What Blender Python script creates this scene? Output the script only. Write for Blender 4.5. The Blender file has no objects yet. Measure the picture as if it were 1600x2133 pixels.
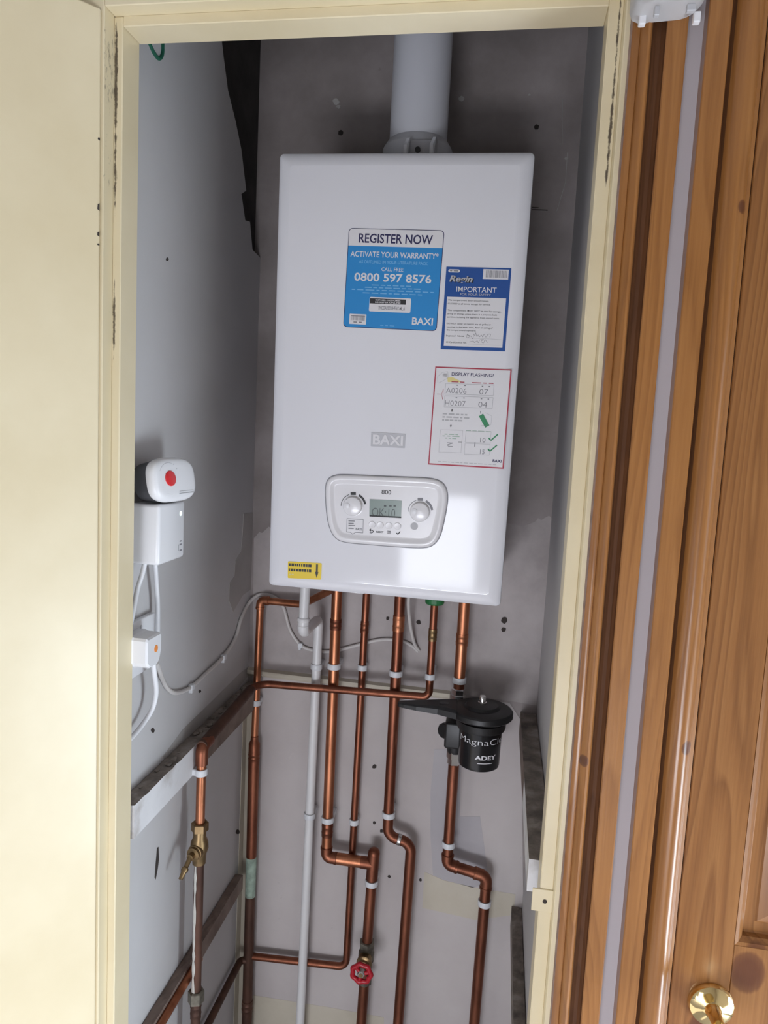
import bpy, bmesh, math, random
from mathutils import Vector, Matrix
random.seed(7)
S = bpy.context.scene
COL = S.collection

# ------------------------------------------------------------------ camera
IMG_W, IMG_H, FPX = 1600, 2133, 1500.04
CAM = Vector((0.18119, -1.14632, 1.32281))
YAW, PITCH, ROLL = 0.15972, -0.1099, -0.04971
ROT = Matrix.Rotation(YAW, 3, 'Z') @ Matrix.Rotation(PITCH, 3, 'X') @ Matrix.Rotation(ROLL, 3, 'Y')
cd = bpy.data.cameras.new('camera')
cd.sensor_fit = 'VERTICAL'
cd.sensor_height = 24.0
cd.lens = FPX / IMG_H * 24.0
cd.clip_start = 0.02
cam = bpy.data.objects.new('camera', cd)
COL.objects.link(cam)
right, fwd, up = ROT.col[0], ROT.col[1], ROT.col[2]
m3 = Matrix((right, up, -fwd)).transposed()
cam.matrix_world = Matrix.Translation(CAM) @ m3.to_4x4()
S.camera = cam

# ------------------------------------------------------------------ world, lights, exposure
S.view_settings.view_transform = 'Standard'
S.view_settings.look = 'None'
S.view_settings.gamma = 1.0
S.view_settings.use_curve_mapping = False
S.view_settings.exposure = 0.08
wd = bpy.data.worlds.new('world')
S.world = wd
wd.use_nodes = True
wd.node_tree.nodes['Background'].inputs[0].default_value = (0.75, 0.85, 1.0, 1)
wd.node_tree.nodes['Background'].inputs[1].default_value = 0.6


def area(name, loc, target, sx, sy, power, color):
    ld = bpy.data.lights.new(name, 'AREA')
    ld.shape = 'RECTANGLE'
    ld.size, ld.size_y = sx, sy
    ld.energy = power
    ld.color = color
    o = bpy.data.objects.new(name, ld)
    COL.objects.link(o)
    d = Vector(target) - Vector(loc)
    o.matrix_world = Matrix.Translation(loc) @ d.to_track_quat('-Z', 'Y').to_matrix().to_4x4()
    return o


# daylight through the glazed side door (right), an added unseen low rear pane and the rear window
area('side_door_lower_daylight', (1.33, -0.78, 0.22), (0.0, -0.78, 0.22), 0.44, 0.72, 22.0, (0.77, 0.89, 1.0))
area('side_door_upper_daylight', (1.33, -0.78, 1.12), (0.0, -0.78, 1.12), 0.44, 0.90, 2.2, (0.86, 0.93, 1.0))
area('rear_door_daylight', (-0.13, -2.585, 0.52), (-0.13, 0.0, 0.52), 0.40, 0.50, 5.0, (0.89, 0.92, 1.0))
area('rear_low_fill', (-0.10, -2.585, 0.05), (-0.10, 0.0, 0.05), 1.0, 0.36, 25.0, (0.89, 0.92, 1.0))  # added lamp with no seen source: low frontal fill under the boiler
area('left_window_daylight', (-1.40, -1.95, 0.50), (0.0, -1.95, 0.50), 0.90, 1.1, 3.0, (0.92, 0.92, 1.0))
# sun through the glazed side door onto the hall floor
sd = bpy.data.lights.new('sun', 'SUN')
sd.energy = 16.0
sd.angle = math.radians(1.0)
sd.color = (1.0, 0.97, 0.93)
so_ = bpy.data.objects.new('sun', sd)
COL.objects.link(so_)
so_.rotation_euler = Vector((-0.80, -0.05, -0.60)).to_track_quat('-Z', 'Y').to_euler()

# ------------------------------------------------------------------ materials
MATS = {}


def new_mat(name):
    m = bpy.data.materials.new(name)
    m.use_nodes = True
    nt = m.node_tree
    return m, nt, nt.nodes['Principled BSDF']


def N(nt, kind, **kw):
    n = nt.nodes.new(kind)
    for k, v in kw.items():
        setattr(n, k, v)
    return n


def ramp(nt, fac, stops):
    r = N(nt, 'ShaderNodeValToRGB')
    e = r.color_ramp.elements
    while len(e) > 1:
        e.remove(e[-1])
    e[0].position, e[0].color = stops[0][0], (*stops[0][1], 1)
    for p, c in stops[1:]:
        el = e.new(p)
        el.color = (*c, 1)
    nt.links.new(fac, r.inputs[0])
    return r.outputs[0]


def coords(nt, scale=(1, 1, 1)):
    tc = N(nt, 'ShaderNodeNewGeometry')
    mp = N(nt, 'ShaderNodeMapping')
    mp.inputs['Scale'].default_value = scale
    nt.links.new(tc.outputs['Position'], mp.inputs[0])
    return mp.outputs[0]


def noise(nt, vec, scale, detail=4, rough=0.55, dist=0.0):
    n = N(nt, 'ShaderNodeTexNoise')
    n.inputs['Scale'].default_value = scale
    n.inputs['Detail'].default_value = detail
    n.inputs['Roughness'].default_value = rough
    n.inputs['Distortion'].default_value = dist
    nt.links.new(vec, n.inputs['Vector'])
    return n.outputs['Fac']


def mixc(nt, fac, a, b, mode='MIX'):
    n = N(nt, 'ShaderNodeMix', data_type='RGBA', blend_type=mode)
    for sock, v in ((n.inputs[0], fac), (n.inputs[6], a), (n.inputs[7], b)):
        if hasattr(v, 'is_output'):
            nt.links.new(v, sock)
        elif isinstance(v, (int, float)):
            sock.default_value = v
        else:
            sock.default_value = (*v, 1)
    return n.outputs[2]


def mth(nt, op, a, b=0.0, c=0.0):
    n = N(nt, 'ShaderNodeMath', operation=op)
    for i, v in enumerate((a, b, c)):
        if hasattr(v, 'is_output'):
            nt.links.new(v, n.inputs[i])
        else:
            n.inputs[i].default_value = v
    return n.outputs[0]


def bump(nt, b, h, strength=0.2, dist=0.002):
    n = N(nt, 'ShaderNodeBump')
    n.inputs['Strength'].default_value = strength
    n.inputs['Distance'].default_value = dist
    nt.links.new(h, n.inputs['Height'])
    nt.links.new(n.outputs[0], b.inputs['Normal'])


def plain(name, col, rough=0.5, metal=0.0, var=0.06, scale=30, coat=0.0, spec=0.5, bmp=0.0):
    if name in MATS:
        return MATS[name]
    m, nt, b = new_mat(name)
    v = coords(nt)
    f = noise(nt, v, scale)
    lo = tuple(max(0, c * (1 - var)) for c in col)
    hi = tuple(min(1, c * (1 + var)) for c in col)
    nt.links.new(ramp(nt, f, [(0.3, lo), (0.7, hi)]), b.inputs['Base Color'])
    b.inputs['Roughness'].default_value = rough
    b.inputs['Metallic'].default_value = metal
    b.inputs['Coat Weight'].default_value = coat
    b.inputs['Coat Roughness'].default_value = 0.06
    b.inputs['Specular IOR Level'].default_value = spec
    if bmp:
        bump(nt, b, noise(nt, v, scale * 4), bmp)
    MATS[name] = m
    return m


def plaster(name, base, dark, light, rough=0.85, scale=4.0, scratches=True):
    m, nt, b = new_mat(name)
    v = coords(nt)
    f = noise(nt, v, scale, 6, 0.6)
    c = ramp(nt, f, [(0.25, dark), (0.5, base), (0.78, light)])
    if scratches:
        v2 = coords(nt, (6, 6, 1.3))
        s = noise(nt, v2, 9.0, 5, 0.7, 1.2)
        c = mixc(nt, ramp(nt, s, [(0.66, (0, 0, 0)), (0.74, (0.35, 0.35, 0.35))]), c, light)
        s2 = noise(nt, v, 60.0, 3, 0.6)
        c = mixc(nt, ramp(nt, s2, [(0.70, (0, 0, 0)), (0.78, (0.5, 0.5, 0.5))]), c, dark)
    nt.links.new(c, b.inputs['Base Color'])
    b.inputs['Roughness'].default_value = rough
    bump(nt, b, noise(nt, v, 55, 5), 0.12, 0.002)
    MATS[name] = m
    return m


def pine(name, a, bcol, c, rough=0.28, coat=0.5, grain=1.0, knots=(), xoff=0.0, mixk=0.45, nr=15.0):
    """Varnished pine with the grain along z; knots = ((x, z, r), ...) in metres."""
    m, nt, b = new_mat(name)
    g = N(nt, 'ShaderNodeNewGeometry')
    sep = N(nt, 'ShaderNodeSeparateXYZ')
    nt.links.new(g.outputs['Position'], sep.inputs[0])
    mp = N(nt, 'ShaderNodeMapping')
    mp.inputs['Location'].default_value = (-xoff, 0.2, 0)
    mp.inputs['Scale'].default_value = (1, 0.5, 0.085)
    nt.links.new(g.outputs['Position'], mp.inputs[0])
    big = noise(nt, mp.outputs[0], 14 * grain, 2, 0.4, 0.4)
    rings = mth(nt, 'FRACT', mth(nt, 'MULTIPLY', big, nr))
    ringc = ramp(nt, rings, [(0.0, a), (0.55, bcol), (0.86, c), (1.0, a)])
    mp2 = N(nt, 'ShaderNodeMapping')
    mp2.inputs['Scale'].default_value = (1, 1, 0.025)
    nt.links.new(g.outputs['Position'], mp2.inputs[0])
    fine = noise(nt, mp2.outputs[0], 320, 4, 0.6)
    col = mixc(nt, mixk, ringc, ramp(nt, fine, [(0.35, c), (0.65, a)]))
    tone = noise(nt, mp.outputs[0], 5, 2)
    col = mixc(nt, 0.35, col, ramp(nt, tone, [(0.35, bcol), (0.65, a)]))
    for kx, kz, kr in knots:
        dx = mth(nt, 'MULTIPLY', mth(nt, 'SUBTRACT', sep.outputs[0], kx), 1.0 / kr)
        dz = mth(nt, 'MULTIPLY', mth(nt, 'SUBTRACT', sep.outputs[2], kz), 0.75 / kr)
        d2 = mth(nt, 'ADD', mth(nt, 'MULTIPLY', dx, dx), mth(nt, 'MULTIPLY', dz, dz))
        d2 = mth(nt, 'ADD', d2, mth(nt, 'MULTIPLY', fine, 0.18))
        mask = ramp(nt, d2, [(0.35, (0.92, 0.92, 0.92)), (0.75, (0.7, 0.7, 0.7)), (1.0, (0, 0, 0))])
        col = mixc(nt, mask, col, (0.095, 0.030, 0.012))
    nt.links.new(col, b.inputs['Base Color'])
    b.inputs['Roughness'].default_value = rough
    b.inputs['Coat Weight'].default_value = coat
    b.inputs['Coat Roughness'].default_value = 0.12
    b.inputs['Specular IOR Level'].default_value = 0.35
    bump(nt, b, fine, 0.10, 0.001)
    MATS[name] = m
    return m


def cream_paint(name, mould=()):
    """Yellowed gloss paint; mould = ((x, width, z_low, z_high), ...) black mould lines with their own ragged shape."""
    m, nt, b = new_mat(name)
    v = coords(nt)
    c = ramp(nt, noise(nt, v, 7, 4), [(0.3, (0.68, 0.58, 0.38)), (0.7, (0.74, 0.645, 0.445))])
    g = N(nt, 'ShaderNodeNewGeometry')
    sep = N(nt, 'ShaderNodeSeparateXYZ')
    nt.links.new(g.outputs['Position'], sep.inputs[0])
    vs = coords(nt, (1, 1, 0.5))
    for x, w, z0, z1 in mould:
        n1 = noise(nt, vs, 170, 4, 0.7)
        n2 = noise(nt, v, 11, 3, 0.6)
        d = mth(nt, 'ABSOLUTE', mth(nt, 'SUBTRACT', sep.outputs[0], x))
        d = mth(nt, 'DIVIDE', d, w)
        val = mth(nt, 'SUBTRACT', mth(nt, 'ADD', mth(nt, 'MULTIPLY', n1, 1.9), mth(nt, 'MULTIPLY', n2, 1.5)), mth(nt, 'MULTIPLY', d, 0.9))
        ends = mth(nt, 'MULTIPLY', mth(nt, 'MAXIMUM', 0.0, mth(nt, 'SUBTRACT', mth(nt, 'ABSOLUTE', mth(nt, 'SUBTRACT', sep.outputs[2], (z0 + z1) / 2)), (z1 - z0) / 2 - 0.02)), 22.0)
        val = mth(nt, 'SUBTRACT', mth(nt, 'SUBTRACT', val, 0.94), ends)
        mask = ramp(nt, val, [(0.20, (0, 0, 0)), (0.62, (1, 1, 1))])
        c = mixc(nt, mth(nt, 'MULTIPLY', mask, 0.93), c, (0.055, 0.037, 0.025))
    nt.links.new(c, b.inputs['Base Color'])
    b.inputs['Roughness'].default_value = 0.32
    bump(nt, b, noise(nt, coords(nt, (1, 1, 6)), 45, 3), 0.06, 0.001)
    MATS[name] = m
    return m


def copper(name, a, bcol, dark, rough=0.34, met=1.0, amt=0.45):
    m, nt, b = new_mat(name)
    v = coords(nt, (1, 1, 0.35))
    c = ramp(nt, noise(nt, v, 28, 5, 0.6), [(0.25, dark), (0.25 + amt * 0.5, bcol), (0.75, a)])
    nt.links.new(c, b.inputs['Base Color'])
    b.inputs['Metallic'].default_value = met
    nt.links.new(ramp(nt, noise(nt, v, 40, 4), [(0.3, (rough, rough, rough)), (0.7, (rough + 0.15,) * 3)]), b.inputs['Roughness'])
    MATS[name] = m
    return m


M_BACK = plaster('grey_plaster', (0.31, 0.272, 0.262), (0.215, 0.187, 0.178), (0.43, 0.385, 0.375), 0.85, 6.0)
M_BACK_LIT = plaster('lit_back_plaster', (0.44, 0.397, 0.388), (0.30, 0.265, 0.256), (0.55, 0.505, 0.495), 0.85, 7.0)  # paler wall tone: brightness below the boiler put into the colour
M_SIDE = plaster('smooth_skim_plaster', (0.52, 0.505, 0.505), (0.48, 0.465, 0.465), (0.56, 0.545, 0.55), 0.75, 2.5, False)
M_BRICKDARK = plain('dark_bare_wall', (0.045, 0.040, 0.037), 0.95, 0, 0.3, 20, bmp=0.4)
M_LOWBOARD = plaster('off_white_board', (0.50, 0.455, 0.445), (0.43, 0.385, 0.375), (0.56, 0.52, 0.505))
M_FILLER = plaster('grey_filler', (0.43, 0.405, 0.42), (0.39, 0.365, 0.38), (0.47, 0.445, 0.455), 0.9, 6, False)
M_OLDCREAM = plaster('old_cream_paint', (0.52, 0.47, 0.38), (0.44, 0.395, 0.31), (0.57, 0.52, 0.435), 0.7, 8, False)
M_DARKSTAIN = plaster('damp_plaster', (0.40, 0.375, 0.36), (0.34, 0.32, 0.305), (0.45, 0.42, 0.405), 0.9, 8, False)
M_HALL = plain('hall_emulsion', (0.52, 0.48, 0.50), 0.8, 0, 0.02, 6)
M_HALLW = plain('hall_white', (0.60, 0.58, 0.56), 0.85, 0, 0.02, 4)
M_FLOOR = plain('grey_carpet', (0.36, 0.355, 0.38), 0.95, 0, 0.25, 120)
M_CREAM = cream_paint('cream_gloss')
M_CREAM_L = cream_paint('cream_gloss_mouldy_left', ((-0.3208, 0.0036, 1.590, 1.81), (-0.3208, 0.0028, 1.40, 1.49)))
M_CREAM_R = cream_paint('cream_gloss_mouldy_right', ((0.2745, 0.0026, 1.60, 1.81),))
M_PINE = pine('honey_pine', (0.325, 0.140, 0.040), (0.265, 0.105, 0.026), (0.17, 0.060, 0.013), 0.30, 0.22, 1.0, ((0.297, 0.955, 0.006), (0.327, 0.55, 0.012), (0.410, 1.575, 0.006), (0.408, 0.985, 0.007)))
M_PINE_GROOVE = pine('dark_pine_groove', (0.13, 0.050, 0.016), (0.10, 0.037, 0.011), (0.06, 0.021, 0.006), 0.7, 0.0)  # darker, matt pine for the groove strips
M_PINE_DOOR = pine('door_pine', (0.31, 0.140, 0.046), (0.23, 0.092, 0.027), (0.12, 0.042, 0.011), 0.28, 0.12, 0.75,
                   ((0.510, 0.735, 0.017), (0.462, 0.635, 0.020)), 0.47, 0.35, 22.0)
M_BOILER = plain('white_enamel', (0.76, 0.76, 0.80), 0.07, 0, 0.008, 3, coat=0.3)
M_PANEL = plain('white_gloss_plastic', (0.76, 0.75, 0.77), 0.20, 0, 0.01, 5)
M_FLUE = plain('white_flue_coating', (0.72, 0.73, 0.78), 0.35, 0, 0.01, 5)
M_CLEAR = plain('grey_translucent_plastic', (0.50, 0.50, 0.53), 0.15, 0, 0.05, 40)
M_PLASTIC = plain('white_plastic', (0.74, 0.74, 0.76), 0.32, 0, 0.01, 8)
M_CLIP = plain('white_clip_plastic', (0.66, 0.67, 0.69), 0.4, 0, 0.03, 20)
M_PVC = plain('white_waste_pipe', (0.70, 0.69, 0.69), 0.35, 0, 0.02, 12)
M_CABLE = plain('white_cable', (0.70, 0.70, 0.72), 0.4, 0, 0.02, 20)
M_OLDCABLE = plain('grey_white_cable', (0.60, 0.57, 0.55), 0.45, 0, 0.04, 20)
M_BLACK = plain('black_plastic', (0.006, 0.006, 0.007), 0.20, 0, 0.2, 30)
M_BLACKM = plain('matt_black_plastic', (0.010, 0.0095, 0.010), 0.42, 0, 0.2, 30)
M_DARKGREY = plain('charcoal_plastic', (0.050, 0.050, 0.055), 0.45, 0, 0.05, 20)
M_CHROME = plain('chrome', (0.72, 0.71, 0.70), 0.16, 1.0, 0.04, 20)
M_NICKEL = plain('dull_nickel', (0.50, 0.48, 0.46), 0.34, 1.0, 0.1, 30)
M_BRASS = plain('polished_brass', (0.80, 0.62, 0.30), 0.07, 1.0, 0.03, 20)
M_OLDBRASS = plain('tarnished_brass', (0.27, 0.185, 0.095), 0.42, 1.0, 0.25, 60)
M_GUNMETAL = plain('grey_tarnished_brass', (0.20, 0.185, 0.15), 0.5, 0.8, 0.3, 80)
M_RED = plain('red_handwheel', (0.42, 0.010, 0.022), 0.35, 0, 0.1, 40)
M_REDLENS = plain('red_button', (0.60, 0.025, 0.03), 0.25, 0, 0.12, 90)
M_GREEN = plain('green_cap', (0.02, 0.16, 0.05), 0.4, 0, 0.1, 30)
M_GREENINK = plain('green_marker', (0.01, 0.12, 0.07), 0.7, 0, 0.1, 30)
M_VERDI = plain('verdigris_paint', (0.34, 0.44, 0.36), 0.7, 0, 0.3, 60, bmp=0.5)
M_PAINTSPLASH = plain('dried_white_paint', (0.62, 0.61, 0.56), 0.6, 0, 0.08, 60, bmp=0.4)
M_COPPER = copper('copper', (0.60, 0.255, 0.140), (0.44, 0.175, 0.092), (0.25, 0.092, 0.048))
M_COPPERDULL = copper('dull_copper', (0.33, 0.128, 0.074), (0.235, 0.087, 0.052), (0.135, 0.050, 0.031), 0.38)
M_COPPERDARK = copper('blackened_copper', (0.17, 0.085, 0.058), (0.11, 0.058, 0.042), (0.065, 0.036, 0.028), 0.5, 0.7)
M_BATTENW = plaster('chipped_white_batten', (0.66, 0.65, 0.66), (0.30, 0.25, 0.21), (0.72, 0.71, 0.72), 0.7, 12)
M_BATTENTOP = plaster('bare_dusty_timber', (0.22, 0.185, 0.16), (0.070, 0.062, 0.055), (0.42, 0.385, 0.35), 0.95, 26)
M_BATTENB = plaster('brown_timber', (0.20, 0.145, 0.12), (0.11, 0.075, 0.06), (0.28, 0.22, 0.19), 0.8, 18)
M_INKNAVY = plain('navy_ink', (0.018, 0.016, 0.085), 0.5, 0, 0.02, 10)
M_INKBLACK = plain('black_ink', (0.02, 0.02, 0.022), 0.5, 0, 0.02, 10)
M_INKGREY = plain('grey_ink', (0.22, 0.22, 0.24), 0.5, 0, 0.02, 10)
M_INKLIGHT = plain('light_grey_ink', (0.45, 0.45, 0.47), 0.5, 0, 0.02, 10)
M_CYAN = plain('cyan_label', (0.022, 0.25, 0.60), 0.35, 0, 0.02, 6)
M_CYANLIGHT = plain('pale_cyan_print', (0.18, 0.45, 0.75), 0.4, 0, 0.02, 6)
M_BLUE = plain('royal_blue_label', (0.012, 0.075, 0.30), 0.35, 0, 0.02, 6)
M_PAPER = plain('white_label', (0.72, 0.71, 0.73), 0.4, 0, 0.01, 6)
M_REDINK = plain('red_ink', (0.40, 0.03, 0.06), 0.5, 0, 0.05, 10)
M_GREENPRINT = plain('green_print', (0.03, 0.24, 0.10), 0.5, 0, 0.05, 10)
M_PALEGREEN = plain('pale_green_ink', (0.38, 0.50, 0.42), 0.5, 0, 0.05, 10)
M_YELLOW = plain('yellow_label', (0.78, 0.56, 0.01), 0.4, 0, 0.03, 10)
M_YELLOWFADE = plain('yellow_print', (0.72, 0.62, 0.25), 0.5, 0, 0.03, 10)
M_LCD = plain('lcd_glass', (0.27, 0.33, 0.31), 0.15, 0, 0.02, 10)
M_LCDINK = plain('lcd_segments', (0.06, 0.075, 0.075), 0.4, 0, 0.02, 10)
M_HOLE = plain('hole_dark', (0.045, 0.036, 0.032), 0.95, 0, 0.2, 30)
M_ORANGE = plain('orange_spot', (0.80, 0.27, 0.06), 0.5, 0, 0.05, 20)


def glow(name, col, s):
    m, nt, b = new_mat(name)
    b.inputs['Base Color'].default_value = (*col, 1)
    b.inputs['Emission Color'].default_value = (*col, 1)
    b.inputs['Emission Strength'].default_value = s
    MATS[name] = m
    return m


M_LED = glow('green_white_led', (0.75, 1.0, 0.88), 1.6)
mg, ntg, bg = new_mat('window_glass')
tr = N(ntg, 'ShaderNodeBsdfTransparent')
gl = N(ntg, 'ShaderNodeBsdfGlossy')
gl.inputs['Roughness'].default_value = 0.02
mx = N(ntg, 'ShaderNodeMixShader')
mx.inputs[0].default_value = 0.06
ntg.links.new(tr.outputs[0], mx.inputs[1])
ntg.links.new(gl.outputs[0], mx.inputs[2])
ntg.links.new(mx.outputs[0], ntg.nodes['Material Output'].inputs[0])
M_GLASS = mg

# ------------------------------------------------------------------ geometry helpers
def pray(px, py):
    return ROT @ Vector(((px - IMG_W / 2) / FPX, 1.0, -(py - IMG_H / 2) / FPX))


def aty(px, py, Y):
    d = pray(px, py)
    return CAM + d * ((Y - CAM.y) / d.y)


def atx(px, py, X):
    d = pray(px, py)
    return CAM + d * ((X - CAM.x) / d.x)


def atz(px, py, Z):
    d = pray(px, py)
    return CAM + d * ((Z - CAM.z) / d.z)


ROOTLOC = {}


def link(name, bm, mat, parent=None, label=None, cat=None, group=None, kind=None, smooth=False, local=False):
    """One bmesh -> one object, origin at its own base; world coordinates in, unless local to a rotated parent."""
    bmesh.ops.recalc_face_normals(bm, faces=bm.faces[:])
    me = bpy.data.meshes.new(name)
    lo = Vector((1e9,) * 3)
    hi = Vector((-1e9,) * 3)
    for v in bm.verts:
        for i in range(3):
            lo[i] = min(lo[i], v.co[i])
            hi[i] = max(hi[i], v.co[i])
    org = Vector(((lo.x + hi.x) / 2, (lo.y + hi.y) / 2, lo.z))
    bmesh.ops.translate(bm, verts=bm.verts[:], vec=-org)
    if smooth:
        for f in bm.faces:
            f.smooth = True
    bm.to_mesh(me)
    bm.free()
    for m in (mat if isinstance(mat, (list, tuple)) else [mat]):
        me.materials.append(m)
    if smooth:
        me.set_sharp_from_angle(angle=math.radians(smooth if smooth is not True else 40))
    o = bpy.data.objects.new(name, me)
    COL.objects.link(o)
    if parent is not None:
        o.parent = parent
        base = ROOTLOC.get(parent.name, Vector((0, 0, 0)))
        o.location = org if local else org - base
        ROOTLOC[o.name] = org
    else:
        o.location = org
        ROOTLOC[o.name] = org
    if label:
        o['label'] = label
    if cat:
        o['category'] = cat
    if group:
        o['group'] = group
    if kind:
        o['kind'] = kind
    return o


def thing(name, label, cat, loc, group=None, rot=None, kind=None):
    o = bpy.data.objects.new(name, None)
    COL.objects.link(o)
    o.empty_display_size = 0.02
    o.location = loc
    if rot is not None:
        o.rotation_euler = rot
    if label:
        o['label'] = label
    if cat:
        o['category'] = cat
    if group:
        o['group'] = group
    if kind:
        o['kind'] = kind
    ROOTLOC[o.name] = Vector(loc)
    return o


def B():
    return bmesh.new()


def box(bm, x0, x1, y0, y1, z0, z1, bev=0.0, seg=2, mi=0):
    r = bmesh.ops.create_cube(bm, size=1.0)
    vs = r['verts']
    for v in vs:
        v.co = Vector(((x0 + x1) / 2 + v.co.x * (x1 - x0), (y0 + y1) / 2 + v.co.y * (y1 - y0), (z0 + z1) / 2 + v.co.z * (z1 - z0)))
    fs = set(f for v in vs for f in v.link_faces)
    if bev > 0:
        es = list(set(e for v in vs for e in v.link_edges))
        rr = bmesh.ops.bevel(bm, geom=es, offset=bev, segments=seg, affect='EDGES', profile=0.5)
        fs = set(rr['faces']) | set(f for f in fs if f.is_valid)
    for f in fs:
        if f.is_valid:
            f.material_index = mi
    return vs


def fillet(pts, rad, n=8):
    pts = [Vector(p) for p in pts]
    if not isinstance(rad, (list, tuple)):
        rad = [rad] * len(pts)
    out = [pts[0]]
    for i in range(1, len(pts) - 1):
        a, b, c = pts[i - 1], pts[i], pts[i + 1]
        u, v = (a - b).normalized(), (c - b).normalized()
        ang = u.angle(v)
        if rad[i] <= 0 or ang > math.pi - 0.02:
            out.append(b)
            continue
        t = rad[i] / math.tan(ang / 2)
        t = min(t, (a - b).length * 0.49, (c - b).length * 0.49)
        r = t * math.tan(ang / 2)
        cen = b + (u + v).normalized() * (r / math.sin(ang / 2))
        p0, p1 = b + u * t, b + v * t
        w0, w1 = (p0 - cen), (p1 - cen)
        ax = w0.cross(w1).normalized()
        tot = w0.angle(w1)
        for k in range(n + 1):
            out.append(cen + Matrix.Rotation(tot * k / n, 3, ax) @ w0)
    out.append(pts[-1])
    return out


def sweep(bm, pts, r, seg=16, caps=True, mi=0):
    pts = [Vector(p) for p in pts]
    rs = r if isinstance(r, (list, tuple)) else [r] * len(pts)
    rings = []
    t = (pts[1] - pts[0]).normalized()
    ref = Vector((0, 0, 1)) if abs(t.z) < 0.9 else Vector((0, 1, 0))
    nrm = t.cross(ref).normalized()
    for i, p in enumerate(pts):
        if i == 0:
            tt = (pts[1] - pts[0]).normalized()
        elif i == len(pts) - 1:
            tt = (pts[-1] - pts[-2]).normalized()
        else:
            tt = ((pts[i + 1] - p).normalized() + (p - pts[i - 1]).normalized()).normalized()
        nrm = (nrm - tt * nrm.dot(tt)).normalized()
        bn = tt.cross(nrm)
        rings.append([bm.verts.new(p + (nrm * math.cos(2 * math.pi * k / seg) + bn * math.sin(2 * math.pi * k / seg)) * rs[i]) for k in range(seg)])
    for a, b in zip(rings, rings[1:]):
        for k in range(seg):
            f = bm.faces.new((a[k], a[(k + 1) % seg], b[(k + 1) % seg], b[k]))
            f.material_index = mi
    if caps:
        for rg in (rings[0][::-1], rings[-1]):
            f = bm.faces.new(rg)
            f.material_index = mi
    return rings


def lathe(bm, prof, org, axis=(0, 0, 1), seg=32, mi=0, ang0=0.0):
    """prof = [(radius, height), ...] about axis from org."""
    ax = Vector(axis).normalized()
    ref = Vector((1, 0, 0)) if abs(ax.x) < 0.9 else Vector((0, 1, 0))
    u = (ref - ax * ref.dot(ax)).normalized()
    v = ax.cross(u)
    org = Vector(org)
    rings = []
    for r, h in prof:
        if r < 1e-6:
            rings.append([bm.verts.new(org + ax * h)])
        else:
            rings.append([bm.verts.new(org + ax * h + (u * math.cos(ang0 + 2 * math.pi * k / seg) + v * math.sin(ang0 + 2 * math.pi * k / seg)) * r) for k in range(seg)])
    for a, b in zip(rings, rings[1:]):
        for k in range(seg):
            k2 = (k + 1) % seg
            if len(a) == 1 and len(b) == 1:
                continue
            if len(a) == 1:
                f = bm.faces.new((a[0], b[k2], b[k]))
            elif len(b) == 1:
                f = bm.faces.new((a[k], a[k2], b[0]))
            else:
                f = bm.faces.new((a[k], a[k2], b[k2], b[k]))
            f.material_index = mi
    for rg in (rings[0], rings[-1]):
        if len(rg) > 1:
            f = bm.faces.new(rg if rg is rings[-1] else rg[::-1])
            f.material_index = mi


def prism(bm, poly, fn0, fn1, mi=0):
    """poly = 2-D outline; fn0/fn1 map a 2-D point to the near and far 3-D faces."""
    a = [bm.verts.new(fn0(*p)) for p in poly]
    b = [bm.verts.new(fn1(*p)) for p in poly]
    n = len(poly)
    for f in (bm.faces.new(a), bm.faces.new(b[::-1])):
        f.material_index = mi
    for k in range(n):
        f = bm.faces.new((a[k], b[k], b[(k + 1) % n], a[(k + 1) % n]))
        f.material_index = mi


def roundrect(x0, x1, z0, z1, r, n=6):
    pts = []
    for cx, cz, a0 in ((x1 - r, z1 - r, 0), (x0 + r, z1 - r, 90), (x0 + r, z0 + r, 180), (x1 - r, z0 + r, 270)):
        for k in range(n + 1):
            a = math.radians(a0 + 90 * k / n)
            pts.append((cx + r * math.cos(a), cz + r * math.sin(a)))
    return pts


def rings_to_faces(bm, rings, cap_first=True, cap_last=True, mi=0):
    vr = [[bm.verts.new(p) for p in rg] for rg in rings]
    n = len(vr[0])
    for a, b in zip(vr, vr[1:]):
        for k in range(n):
            f = bm.faces.new((a[k], a[(k + 1) % n], b[(k + 1) % n], b[k]))
            f.material_index = mi
    if cap_first:
        bm.faces.new(vr[0][::-1]).material_index = mi
    if cap_last:
        bm.faces.new(vr[-1]).material_index = mi


TEXTS = {}


def text_geo(s, bold=0.0, shear=0.0):
    """Outline text as (verts, faces) with cap height 1 and x from 0 to its width."""
    key = (s, bold, shear)
    if key in TEXTS:
        return TEXTS[key]
    cu = bpy.data.curves.new('lettering', 'FONT')
    cu.body = s
    cu.resolution_u = 3
    cu.offset = bold
    cu.shear = shear
    ob = bpy.data.objects.new('lettering', cu)
    me = bpy.data.meshes.new_from_object(ob)
    vs = [Vector((v.co.x, v.co.y)) for v in me.vertices]
    fs = [tuple(p.vertices) for p in me.polygons]
    bpy.data.objects.remove(ob)
    bpy.data.meshes.remove(me)
    bpy.data.curves.remove(cu)
    x0 = min(v.x for v in vs)
    x1 = max(v.x for v in vs)
    cap = 0.695
    out = ([Vector(((v.x - x0) / (x1 - x0), v.y / cap)) for v in vs], fs)
    TEXTS[key] = out
    return out


def add_text(bm, s, fn, bold=0.0, mi=0, shear=0.0):
    vs, fs = text_geo(s, bold, shear)
    nv = [bm.verts.new(fn(v.x, v.y)) for v in vs]
    for f in fs:
        try:
            bm.faces.new([nv[i] for i in f]).material_index = mi
        except ValueError:
            pass


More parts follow.
